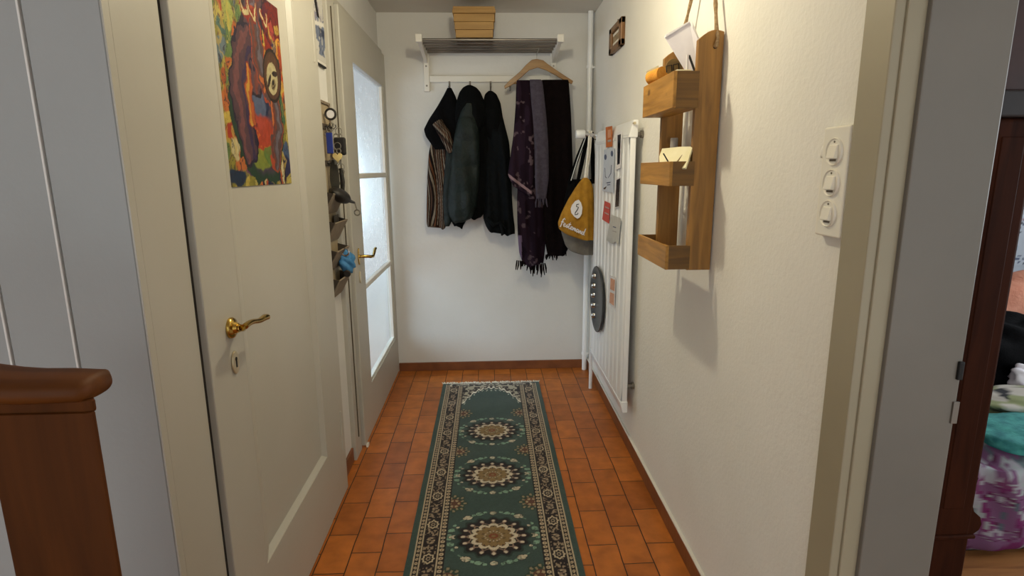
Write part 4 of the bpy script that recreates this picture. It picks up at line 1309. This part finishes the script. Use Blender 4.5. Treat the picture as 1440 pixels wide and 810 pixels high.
b = BM(); tube(b, [at(829, 184, 'y', 3.53), at(827, 215, 'y', 3.50), at(822.5, 253, 'y', BY)], [0.006, 0.007, 0.008], 10)
tube(b, [at(832, 184, 'y', 3.53), at(829.5, 215, 'y', 3.51), at(824.5, 253, 'y', BY)], [0.005, 0.006, 0.006], 10)
obj('drawstring', b, M['cream'], mb)
ly = BY - 0.052
b = BM()
prism(b, [at(px, py, 'y', ly) for px, py in ((814, 281), (817, 285), (819, 292), (818, 301), (815, 306), (812, 307.5), (808, 305), (804, 300), (803, 294), (805, 288), (809, 283))], (0, 0.03, 0))
lg = obj('oval_emblem', b, M['paper'], mb)
b = BM()
sq = [(814, 287), (811, 287.5), (810.5, 290.5), (813.5, 291.5), (812, 295), (809, 299), (808.5, 302), (812, 301.5), (813, 299.5)]
tube(b, [at(px, py, 'y', ly - 0.001) for px, py in sq], 0.0026, 6)
obj('emblem_mark', b, M['black'], lg)
GL = {'f': ([(.9, 1.9), (.65, 2.25), (.35, 1.8), (.2, .6), (.05, -.5), (-.2, -.4)], [(-.1, .95), (.75, 1.15)]),
      'e': ([(0, .35), (.5, .6), (.45, .95), (.12, .9), (0, .4), (.25, 0), (.75, .25)],),
      's': ([(-.05, .15), (.42, 1.0), (.5, .45), (.35, .02), (.08, .08), (.8, .25)],),
      't': ([(0, .25), (.42, 1.85), (.2, .3), (.4, 0), (.75, .25)], [(-.1, 1.2), (.7, 1.35)]),
      'm': ([(0, 0), (.08, .9), (.12, .2), (.36, .95), (.48, .8), (.48, .1), (.72, .95), (.86, .8), (.86, .1), (1.15, .25)],),
      'a': ([(.55, .85), (.2, .95), (0, .4), (.2, 0), (.5, .4), (.6, .9), (.62, .12), (.9, .25)],),
      'n': ([(0, 0), (.08, .9), (.12, .2), (.42, .95), (.54, .8), (.54, .1), (.85, .25)],),
      'd': ([(.5, .8), (.2, .95), (0, .4), (.2, 0), (.5, .4), (.85, 2.0), (.62, .15), (.95, .2)],)}
b = BM()
pen = 0.0; sx, ex = (788.5, 316.5), (821.5, 331.5)
word = 'festemand'
adv = {'f': .8, 'm': 1.15, 'a': .9, 'n': .85, 'd': .9}
tot = sum(adv.get(ch, .75) for ch in word)
for ch in word:
    for st_ in GL[ch]:
        pp = []
        for gx, gy in st_:
            t = (pen + gx + 0.18 * gy) / tot
            pp.append(at(sx[0] + (ex[0] - sx[0]) * t + 0.4 * gy, sx[1] + (ex[1] - sx[1]) * t - 5.2 * gy, 'y', ly + 0.004))
        tube(b, pp, 0.0032, 6)
    pen += adv.get(ch, .75)
o = obj('white_lettering', b, M['paper'], mb)

# ------------------------------------------------------------------ little wooden frame, right wall
wf = thing('small_picture', (XR, 3.2, 2.02), 'tiny brown wooden frame with a faded print, high on the right wall', 'picture')
M['frame_wood'] = wood('old_frame_wood', '#55361b', '#94683a', 'z', 14, 0.4, knots=False)
fy0, fy1, fz0, fz1 = 3.05, 3.345, 2.018, 2.152
b = BM()
for a in ((fy0, fy0 + 0.055, fz0, fz1), (fy1 - 0.055, fy1, fz0, fz1), (fy0, fy1, fz0, fz0 + 0.032), (fy0, fy1, fz1 - 0.032, fz1)):
    box(b, XR - 0.022, XR, a[0], a[1], a[2], a[3], 0.004)
obj('frame', b, M['frame_wood'], wf)
b = BM(); box(b, XR - 0.010, XR, fy0 + 0.04, fy1 - 0.04, fz0 + 0.025, fz1 - 0.025)
obj('print', b, mat('faded_print', '#7d6a50', '#b09a78', rough=0.6, scale=50), wf)
b = BM()
for z in (fz0 + 0.044, fz1 - 0.044): box(b, XR - 0.012, XR - 0.0095, fy0 + 0.06, fy1 - 0.06, z - 0.006, z + 0.006)
obj('pale_line', b, M['cream'], wf)
b = BM(); tube(b, [(XR, 3.2, 2.17), (XR - 0.008, 3.2, 2.17)], 0.003, 8); tube(b, [(XR - 0.006, 3.2, 2.168), (XR - 0.008, 3.2, 2.15)], 0.002, 6)
obj('nail', b, M['steel'], wf)

# ------------------------------------------------------------------ hanging shelf of stained wood on ropes
SY0, SY1 = 1.735, 2.07
sh = thing('hanging_shelf', (0.62, 1.9, 1.09), 'hanging shelf of brown stained wood with three small boxes on ropes, right wall', 'shelf')
for y, x0, x1, zt, nm in ((1.757, 0.620, 0.695, 1.782, 1), (2.045, 0.607, 0.682, 1.782, 2)):
    b = BM()
    pts = [(x0, y, 1.088), (x1, y, 1.088), (x1, y, zt - 0.012)]
    for k in range(9):
        t = k / 8
        pts.append((x1 - (x1 - x0) * t, y, zt + 0.010 - 0.022 * t + 0.014 * math.sin(t * PI)))
    prism(b, pts, (0, 0.02, 0), 0.002)
    up = obj('upright', b, M['shelf_z'], sh)
    b = BM(); lathe(b, [(0, -0.001), (0.006, -0.001), (0.006, 0.001), (0, 0.001)], (x0 + 0.050, y - 0.0005, zt - 0.032), 'y', 14)
    obj('rope_hole', b, M['black'], up)
zb = (1.577, 1.350, 1.094)
ht = (0.104, 0.073, 0.074)
bx0, bx1 = 0.545, 0.622
for z, h in zip(zb, ht):
    b = BM(); box(b, bx0, bx0 + 0.010, SY0, SY1, z, z + h, 0.0015)
    fr = obj('box_front', b, M['shelf_y'], sh)
    b = BM()
    box(b, bx0 + 0.010, bx1, SY0 + 0.003, SY0 + 0.013, z, z + h, 0.001); obj('box_end', b, M['shelf_x'], sh)
    b = BM()
    box(b, bx0 + 0.010, bx1, SY1 - 0.013, SY1 - 0.003, z, z + h, 0.001); obj('box_end', b, M['shelf_x'], sh)
    b = BM()
    box(b, bx0 + 0.010, bx1, SY0 + 0.012, SY1 - 0.012, z, z + 0.010, 0.001); obj('box_floor', b, M['shelf_y'], sh)
    b = BM()
    box(b, bx1, bx1 + 0.008, SY0 + 0.046, SY1 - 0.05, z, z + h * 0.6, 0.001); obj('box_back', b, M['shelf_y'], sh)
nail = Vector((XR - 0.010, 1.90, 2.16))
for p in (Vector((0.670, 1.757, 1.752)), Vector((0.655, 2.045, 1.752))):
    b = BM()
    q = p + Vector((0, -0.004, 0))
    pts = [q + Vector((0, 0.026, -0.004)), q + Vector((0, -0.004, 0)), p + Vector((0.004, -0.006, 0.022)), p + Vector((0.004, 0.008, 0.045))]
    for k in range(1, 15):
        t = k / 14; pts.append((p + Vector((0.004, 0.008, 0.045))).lerp(nail, t))
    tube(b, pts, [0.0055 + 0.0012 * math.sin(k * 2.4) for k in range(len(pts))], 10)
    obj('rope', b, M['rope'], sh, smooth=1.0)
b = BM(); tube(b, [(XR, 1.90, 2.165), (XR - 0.03, 1.90, 2.17)], 0.004, 10); lathe(b, [(0, 0), (0.008, 0), (0.007, -0.003), (0, -0.003)], (XR - 0.03, 1.90, 2.17), 'x', 12)
obj('nail', b, M['steel'], sh)

# things in the shelf boxes
M['envelope'] = mat('white_envelope_paper', '#d9d4dc', '#e6e2e8', rough=0.6, scale=14)
M['orange_sponge'] = mat('orange_sponge', '#cf8420', '#e2a03a', rough=0.8, scale=40, bump=0.4)
M['tag_wood'] = wood('olive_wood_tag', '#6a5226', '#8a6f3a', 'x', 14, 0.5, knots=False)
M['yellow_paper'] = mat('creamy_paper', '#e3dbb2', '#ece5c4', rough=0.7, scale=12, bump=0.1)
M['dull_plastic'] = mat('dull_grey_plastic', '#9a948e', '#a39d96', rough=0.45)
yE = 1.90
env = thing('envelope', (0.58, yE, 1.6), 'white envelope standing tilted in the top box of the hanging shelf', 'envelope')
b = BM()
A0 = [at(935, 53, 'y', yE + 0.02), at(970, 31, 'y', yE), at(984, 60, 'y', yE - 0.03), at(982, 104, 'y', yE - 0.04), at(966, 104, 'y', yE - 0.02)]
prism(b, A0, (0.004, 0.008, 0)); obj('body', b, M['envelope'], env)
b = BM(); prism(b, [at(935, 53, 'y', yE + 0.016), at(970, 31, 'y', yE - 0.004), at(972, 28, 'y', yE - 0.004), at(937, 48, 'y', yE + 0.016)], (0.0, 0.010, 0)); obj('flap', b, M['paper'], env)
b = BM(); prism(b, [at(973, 29, 'y', yE + 0.01), at(986, 60, 'y', yE - 0.0), at(981, 75, 'y', yE), at(975, 40, 'y', yE + 0.004)], (0.0, 0.006, 0)); obj('inner_sheet', b, M['paper'], env)
b = BM(); tube(b, [at(967, 77, 'y', 1.80), at(966, 100, 'y', 1.80)], 0.004, 8)
tag(obj('white_stick', b, M['paper']), 'thin white stick standing in the top box in front of the envelope', 'stick')
b = BM(); tube(b, [at(969, 78, 'y', 1.81), at(977, 100, 'y', 1.80)], 0.0035, 8)
tag(obj('dark_pencil', b, M['leather']), 'dark pencil leaning in the top box in front of the envelope', 'pencil')
b = BM(); box(b, 0.562, 0.610, 1.77, 1.81, 1.588, 1.69, 0.004)
tag(obj('wax_block', b, M['yellow_paper']), 'small cream block at the near end of the top shelf box', 'block')
b = BM(); tube(b, [at(932, 104, 'y', 1.96), at(915, 110, 'y', 2.02)], [0.024, 0.022], 18)
tag(obj('orange_roll', b, M['orange_sponge'], smooth=0.8), 'orange roll lying in the far end of the top shelf box', 'roll')
b = BM(); prism(b, [at(px, py, 'y', 2.03) for px, py in ((909, 100), (926, 92), (930, 116), (912, 122))], (0, 0.002, 0))
tag(obj('paper_wrapping', b, M['yellow_paper']), 'pale torn paper wrapping behind the orange roll in the top box', 'paper')
wt = thing('wooden_tag', (0.57, 1.90, 1.6), 'round olive-brown wooden disc with two cut squares, in the top shelf box', 'disc')
b = BM(); prism(b, [at(px, py, 'y', 1.90) for px, py in blob(948, 95, 11.5, 12.5, 26)], (0, 0.006, 0), 0.001); obj('disc', b, M['tag_wood'], wt)
for cx_, cy_ in ((941, 96), (951, 94)):
    b = BM()
    q = [(cx_ - 3.5, cy_ + 6), (cx_ - 4, cy_ - 3), (cx_ + 3.5, cy_ - 4.5), (cx_ + 4, cy_ + 4)]
    tube(b, [at(px, py, 'y', 1.898) for px, py in q], 0.0016, 6); obj('square_outline', b, M['black'], wt)
b = BM(); prism(b, [at(px, py, 'x', xx) for px, py, xx in ((931, 209, 0.606), (955, 206.5, 0.612), (974, 206, 0.622), (969, 221, 0.605), (964, 236, 0.585), (945, 237, 0.575), (928, 238, 0.568), (927, 220, 0.590))], (0.003, 0.001, -0.004))
tag(obj('folded_paper', b, M['yellow_paper']), 'folded creamy paper standing in the middle shelf box', 'paper')
b = BM(); tube(b, [at(933, 216, 'y', 1.82), at(940, 228, 'y', 1.80)], 0.0022, 8)
tag(obj('twig', b, M['leather']), 'thin dark twig sticking out of the middle shelf box', 'twig')
b = BM(); prism(b, [at(px, py, 'y', 1.80) for px, py in ((953, 228), (960, 217), (963, 216), (969, 226), (969, 233), (953, 233))], (0, 0.02, 0), 0.002)
tag(obj('brown_package', b, M['tag_wood']), 'crumpled brown package at the near end of the middle shelf box', 'package')
bt = thing('small_bottle', (0.66, 1.95, 1.36), 'small bottle with a grey cap standing behind the middle shelf box paper', 'bottle')
p = at(964, 208, 'y', 1.97)
b = BM(); lathe(b, [(0, 1.362), (0.020, 1.362), (0.021, 1.365), (0.021, p.z - 0.02), (0.014, p.z - 0.004), (0, p.z - 0.004)], (p.x - 0.040, 1.97, 0), 'z', 20); obj('bottle_body', b, M['paper'], bt, smooth=0.6)
b = BM(); lathe(b, [(0, p.z - 0.004), (0.0125, p.z - 0.004), (0.0125, p.z + 0.030), (0.011, p.z + 0.033), (0, p.z + 0.033)], (p.x - 0.040, 1.97, 0), 'z', 20); obj('bottle_cap', b, M['dull_plastic'], bt, smooth=0.6)
b = BM(); lathe(b, [(0, 0), (0.016, 0), (0.018, 0.012), (0.014, 0.03), (0, 0.034)], (0.585, 1.93, 1.1045), 'z', 18)
tag(obj('tea_light', b, M['cream'], smooth=0.8), 'small pale tea light in the lowest shelf box', 'candle')

# ------------------------------------------------------------------ triple light switch
sw = thing('light_switch', (XR, 1.13, 1.266), 'white plate with three light switches on the right wall', 'switch')
M['switch'] = mat('switch_plastic', '#e6e0d0', '#eae4d5', rough=0.35, scale=4)
M['switch_dark'] = mat('switch_shadow_gap', '#6d6554', rough=0.6)
b = BM(); box(b, XR - 0.017, XR + 0.002, 1.088, 1.176, 1.264, 1.480, 0.004, 3); obj('plate', b, M['switch'], sw)
for k in range(3):
    zc = 1.371 + (1 - k) * 0.0605
    c_ = (XR - 0.017, 1.132, zc)
    b = BM(); lathe(b, [(0.0, -0.002), (0.0235, -0.002), (0.0255, -0.004), (0.027, -0.002), (0.027, 0.001), (0, 0.001)], c_, 'x', 36)
    ins = obj('round_insert', b, M['switch'], sw, smooth=0.7)
    b = BM()
    prism(b, [(XR - 0.018, 1.118, zc - 0.014), (XR - 0.027, 1.118, zc - 0.013), (XR - 0.022, 1.118, zc + 0.013), (XR - 0.018, 1.118, zc + 0.014)], (0, 0.028, 0), 0.0015)
    obj('rocker', b, M['switch'], ins)
    b = BM(); box(b, XR - 0.0198, XR - 0.018, 1.122, 1.143, zc - 0.0185, zc - 0.0145)
    obj('shadow_slot', b, M['switch_dark'], ins)
    b = BM(); lathe(b, [(0, 0), (0.0022, 0), (0.0022, -0.0012), (0, -0.0012)], (XR - 0.0188, 1.132, zc + 0.019), 'x', 10)
    obj('indicator_dot', b, M['switch_dark'], ins)
b = BM()
bmesh.ops.create_uvsphere(b, u_segments=14, v_segments=10, radius=1.0)
for v in b.verts: v.co = Vector((XR + v.co.x * 0.006, 1.196 + v.co.y * 0.014, 1.432 + v.co.z * 0.013 + 0.003 * math.sin(v.co.y * 6)))
struct('trim_5', b, M['wall_rough'], smooth=2)

# ------------------------------------------------------------------ wooden newel post, lower left
nw = thing('newel_post', (-0.61, 0.82, 0), 'brown wooden stair newel post with a rounded cap, lower left corner', 'newel post')
NX0, NX1, NY = -0.688, -0.539, 0.75
b = BM(); sec = [(NX1 - 0.012, NY), (NX1 - 0.004, NY + 0.003), (NX1 - 0.003, NY + 0.008), (-0.575, NY + 0.045), (-0.640, NY + 0.11), (NX0 - 0.005, NY + 0.11), (NX0 - 0.002, NY + 0.006), (NX0 + 0.004, NY)]
prism(b, [(x, y, 0) for x, y in sec], (0, 0, 1.082), 0.003); obj('post', b, M['newel'], nw, smooth=0.5)
b = BM(); prism(b, [(x * 0.985 - 0.009, y * 0.985 + 0.016, 1.080) for x, y in sec], (0, 0, 0.018), 0.003); obj('neck', b, M['newel'], nw)
b = BM()
prof = []
for k in range(15):                                   # cap: a thick rounded moulding, flat to the right and rising into the handrail at left
    t = k / 14
    x = -0.546 - t * 0.45
    rise = 0.0 if t < 0.2 else 0.20 * (t - 0.2) ** 1.6
    prof.append((x, 1.108 + rise + 0.002 * math.sin(t * 9)))
rings = []
for i, (x, z) in enumerate(prof):
    sq = [0.62, 0.90, 0.98][i] if i < 3 else 1.0
    xx = x + (0.012, 0.030, 0.018)[i] * (0.6, 1, 1)[i] - 0.01 if i < 3 else x
    rings.append([b.verts.new((xx, NY + 0.035 + 0.042 * sq * math.copysign(abs(math.cos(a)) ** 0.7, math.cos(a)), z + 0.019 * sq * math.copysign(abs(math.sin(a)) ** 0.8, math.sin(a)))) for a in np.linspace(0, 2 * PI, 25)[:-1]])
for P, Q in zip(rings, rings[1:]):
    for k in range(24): b.faces.new((P[k], P[(k + 1) % 24], Q[(k + 1) % 24], Q[k]))
b.faces.new(rings[0]); b.faces.new(rings[-1])
bmesh.ops.recalc_face_normals(b, faces=b.faces)
obj('cap', b, wood('stained_beech_cap', '#4a2609', '#623610', 'x', 7, 0.55, knots=False, spec=0.2), nw, smooth=1.3)

# ------------------------------------------------------------------ the bedroom seen through the doorway on the right
M['parquet'] = wood('oak_parquet', '#7d4f2a', '#a87443', 'x', 8, 0.4, knots=False)
M['bed_wall'] = mat('pale_blue_wall', '#c3cdd8', '#ccd5df', rough=0.9, scale=3)
struct('floor_bedroom', box(BM(), 0.87, 4.4, -2.2, 4.1, -0.1, 0.0), M['parquet'])
struct('wall_bedroom_back', box(BM(), 0.87, 4.4, 3.95, 4.1, 0, ZC), M['bed_wall'])
b = BM()
box(b, 4.3, 4.4, -2.2, 0.6, 0, ZC); box(b, 4.3, 4.4, 0.6, 3.95, 0, 0.85); box(b, 4.3, 4.4, 2.6, 3.95, 0.85, ZC); box(b, 4.3, 4.4, 0.6, 2.6, 2.15, ZC)
struct('wall_bedroom_right', b, M['bed_wall'])
b = BM()
for a in ((0.6, 0.66, .85, 2.15), (2.54, 2.6, .85, 2.15), (1.57, 1.63, .85, 2.15), (0.6, 2.6, .85, .91), (0.6, 2.6, 2.09, 2.15)):
    box(b, 4.31, 4.37, a[0], a[1], a[2], a[3], 0.004)
struct('window_2', b, M['white_paint'])

wd = thing('wardrobe', (1.19, 2.1, 0), 'dark mahogany wardrobe seen edge on through the bedroom doorway', 'wardrobe')
b = BM(); box(b, 0.88, 1.44, 1.60, 2.75, 0.30, 1.53, 0.004); obj('carcass', b, M['mahogany'], wd)
b = BM(); box(b, 1.37, 1.499, 1.55, 1.64, 0.26, 1.53, 0.012, 3); obj('corner_pilaster', b, M['mahogany'], wd)
b = BM(); box(b, 1.395, 1.462, 1.547, 1.552, 0.36, 1.48, 0.003); obj('pilaster_panel', b, M['mahogany'], wd)
b = BM()
prof = [(1.487, 0.475), (1.497, 0.46), (1.492, 0.435), (1.482, 0.42), (1.488, 0.38), (1.502, 0.345), (1.525, 0.325), (1.533, 0.300), (1.527, 0.280), (1.505, 0.262), (1.40, 0.262), (1.40, 0.475)]
prism(b, [(x, 1.552, z) for x, z in prof], (0, 1.10, 0), 0.002); obj('carved_base_moulding', b, M['mahogany'], wd)
b = BM(); box(b, 0.885, 1.512, 1.543, 2.77, 0.255, 0.268, 0.004); obj('base_ledge', b, M['mahogany'], wd)
b = BM(); box(b, 0.89, 1.500, 1.555, 2.75, 0.0, 0.256, 0.004); obj('plinth', b, M['mahogany'], wd)
b = BM(); box(b, 0.88, 1.50, 1.535, 2.76, 1.53, 1.60, 0.006); obj('waist_moulding', b, M['mahogany_dark'], wd)  # near-black tone paints in the shade under the cornice
b = BM(); box(b, 0.88, 1.50, 1.56, 2.75, 1.60, 2.05, 0.004); obj('upper_cupboard', b, mat('dark_red_mahogany', '#2a0f0c', '#3a1813', rough=0.5, scale=10), wd)
b = BM(); box(b, 1.442, 1.462, 1.66, 2.19, 0.50, 1.50, 0.004); obj('door', b, M['mahogany'], wd)
b = BM(); box(b, 1.442, 1.462, 2.20, 2.73, 0.50, 1.50, 0.004); obj('door', b, M['mahogany'], wd)

bed = thing('bed', (2.4, 2.6, 0), 'low bed with a purple and white patterned bedspread in the bedroom', 'bed')
BX0, BX1, BY0, BY1, BZ = 1.62, 3.6, 1.775, 3.7, 0.36


def quilt_paint(co):
    x, y, z = co[:, 0], co[:, 1], co[:, 2]
    s = y - z
    n = vnoise(x * 13, s * 15, 4); n2 = vnoise(x * 17 + 5, s * 11, 9); sw_ = np.sin(55 * x + 16 * n + 40 * s)
    c = np.ones((len(x), 3)) * np.array(lin('#80587a'))
    c = mixc(c, lin('#b0aeb4'), (n > 0.60) * 0.9)
    c = mixc(c, lin('#7b2f64'), (n2 > 0.58) * 0.9)
    c = mixc(c, lin('#5d2446'), (np.abs(n - 0.47) < 0.02) * 0.8)
    c = mixc(c, lin('#a9b4b0'), (np.abs(sw_) < 0.18) * (n > 0.4) * 0.8)
    c = mixc(c, lin('#4c6f70'), (n2 < 0.3) * 0.7)
    return c * 0.75


b = BM()
box(b, BX0, BX1, BY0, BY1, 0.015, BZ, 0.05, 4)
bmesh.ops.subdivide_edges(b, edges=[e for e in b.edges if e.calc_length() > 0.1], cuts=110, use_grid_fill=True)
for v in b.verts:
    w1 = math.sin(v.co.x * 23 + 2 * math.sin(v.co.y * 7)) * 0.012 + math.sin(v.co.x * 51 + v.co.z * 20) * 0.005
    if v.co.y < BY0 + 0.03: v.co.y += w1
    elif v.co.z > BZ - 0.02: v.co.z += w1 * 0.8 + 0.012 * math.sin(v.co.y * 19 + v.co.x * 4)
bs = obj('bedspread', b, M['vc_cloth'], bed, smooth=1.2)
colour_verts(bs, quilt_paint)
b = BM(); box(b, BX0 + 0.04, BX1 - 0.04, BY0 + 0.05, BY1 - 0.04, 0.0, 0.12); obj('bed_base', b, M['mahogany_dark'], bed)
b = BM(); box(b, BX0, BX1, BY1 + 0.01, BY1 + 0.08, 0.0, 0.66, 0.02, 3); obj('headboard', b, mat('grey_upholstery', '#6d7378', '#7a8086', rough=0.9, scale=30), bed)


def soft(name, c, r, m, parent=None, pw=0.6, wob=0.06, rot=(0, 0, 0), seed=0):
    b = BM()
    bmesh.ops.create_uvsphere(b, u_segments=40, v_segments=24, radius=1.0)
    R_ = Matrix.Rotation(rot[2], 3, 'Z') @ Matrix.Rotation(rot[1], 3, 'Y') @ Matrix.Rotation(rot[0], 3, 'X')
    for v in b.verts:
        q = v.co
        q = Vector([math.copysign(abs(t) ** pw, t) for t in q])
        n = 1 + wob * math.sin(5 * q.x + 3 * q.y + seed) * math.cos(6 * q.z + 4 * q.x + seed)
        v.co = Vector(c) + R_ @ Vector((q.x * r[0] * n, q.y * r[1] * n, q.z * r[2] * n))
    return obj(name, b, m, parent, smooth=2)


M['teal'] = mat('teal_print', '#1f6f72', '#48a097', rough=0.8, scale=24, bump=0.2)
M['peach'] = mat('peach_pillow', '#b5735a', '#c98a70', rough=0.9, scale=14, bump=0.3)
p = at(1425, 640, 'y', 1.95)
tag(soft('teal_blanket', (p.x + 0.1, 2.0, BZ + 0.020), (0.24, 0.15, 0.035), M['teal'], wob=0.12), 'folded teal patterned blanket on the front edge of the bed', 'blanket')
p = at(1420, 605, 'y', 2.25)
st = soft('patterned_cushion', (p.x + 0.12, 2.24, BZ + 0.045), (0.32, 0.10, 0.05), M['vc_cloth'], wob=0.10, seed=2)
colour_verts(st, lambda co: mixc(mixc(np.ones((len(co), 3)) * np.array(lin('#b9b2a8')), lin('#3a3a3c'), np.sin(co[:, 0] * 40 + co[:, 2] * 60) > 0.2), lin('#8a8f6a'), vnoise(co[:, 0] * 12, co[:, 1] * 12, 2) > 0.6))
tag(st, 'flat striped cushion between the teal blanket and the dark clothes', 'cushion')
p = at(1405, 560, 'y', 2.45)
tag(soft('black_clothes', (p.x + 0.12, 2.52, 0.53), (0.30, 0.12, 0.17), M['black_cloth'], wob=0.16, seed=1), 'heap of black clothes on the bed', 'clothes')
p = at(1437, 532, 'y', 2.36)
tag(soft('white_cloth', (p.x + 0.04, 2.36, p.z), (0.085, 0.03, 0.06), M['envelope'], wob=0.2, seed=3), 'crumpled white cloth on top of the black clothes', 'cloth')
p = at(1418, 500, 'y', 2.80)
tag(soft('peach_pillow', (p.x + 0.04, 2.85, 0.64), (0.36, 0.11, 0.21), M['peach'], pw=0.7, rot=(0.2, -0.25, 0)), 'peach pillow leaning behind the black clothes', 'pillow')


def art_paint(u, v):
    c = np.ones(u.shape + (3,)) * np.array(lin('#cfd8e2'))
    rngl = np.random.default_rng(5)
    n = vnoise(u * 9, v * 14, 2)
    for k in range(60):
        cx_, cy_ = rngl.random(), rngl.random()
        d = np.hypot((u - cx_) * 0.5, v - cy_) / (0.02 + 0.04 * rngl.random()); th = np.arctan2(v - cy_, (u - cx_) * 0.5)
        col = lin(['#4d6c9c', '#31466e', '#8aa6c9', '#b7a0ad', '#27304a'][k % 5])
        c = mixc(c, col, (d < 0.75 + 0.3 * np.cos(5 * th)) * (np.sin(d * 9) > -0.2) * 0.85)
    c = mixc(c, lin('#7d9cc4'), ((n > 0.56) & (v < 0.35)) * 0.8)
    return c


A1 = at(1418, 452, 'y', 3.94); A2 = at(1418, 280, 'y', 3.94)
art = tag(paint_sheet('flower_poster', (3.55, 3.944, 0.70), (0.9, 0, 0), (0, 0, 0.85), 90, 100, art_paint, M['vc'], None), 'pale poster of blue flowers on the bedroom wall above the bed', 'poster')

# ------------------------------------------------------------------ light
wrl = bpy.data.worlds.new('daylight'); SC.world = wrl; wrl.use_nodes = True
bg = wrl.node_tree.nodes['Background']; bg.inputs['Color'].default_value = (0.93, 0.99, 1.0, 1); bg.inputs['Strength'].default_value = 1.6


def lamp(name, typ, loc, e, col, rot=None, **k):
    d = bpy.data.lights.new(name, typ); d.energy = e; d.color = col
    for a, v_ in k.items(): setattr(d, a, v_)
    o = bpy.data.objects.new(name, d); COL.objects.link(o); o.location = loc
    if rot is not None: o.rotation_euler = Vector(rot).to_track_quat('-Z', 'Y').to_euler()
    return o


W = dict(hall=(22.0, (1.0, 0.90, 0.64)), porch=(37.0, (0.74, 0.87, 1.0)), side=(85.0, (0.62, 0.84, 1.0)), bed=(80.0, (0.85, 0.93, 1.0)))
lamp('hall_lamp', 'POINT', (0.02, 1.98, 2.19), *W['hall'], shadow_soft_size=0.035)
lamp('porch_daylight', 'AREA', (-2.15, 2.55, 1.0), *W['porch'], rot=(1, 0.42, 0.0), shape='RECTANGLE', size=1.7, size_y=1.3)
lamp('porch_side_fill', 'AREA', (-1.45, 3.95, 1.7), *W['side'], rot=(0.1, 1, -0.2), shape='RECTANGLE', size=1.0, size_y=1.2)  # added fill lamp that brightens the porch wall behind the clear pane
lamp('bedroom_window', 'AREA', (4.6, 1.6, 1.6), *W['bed'], rot=(-1, 0.12, -0.15), shape='RECTANGLE', size=1.9, size_y=1.3)

SC.view_settings.view_transform = 'Standard'
SC.view_settings.look = 'None'
SC.view_settings.exposure = 0.0
SC.view_settings.gamma = 1.0
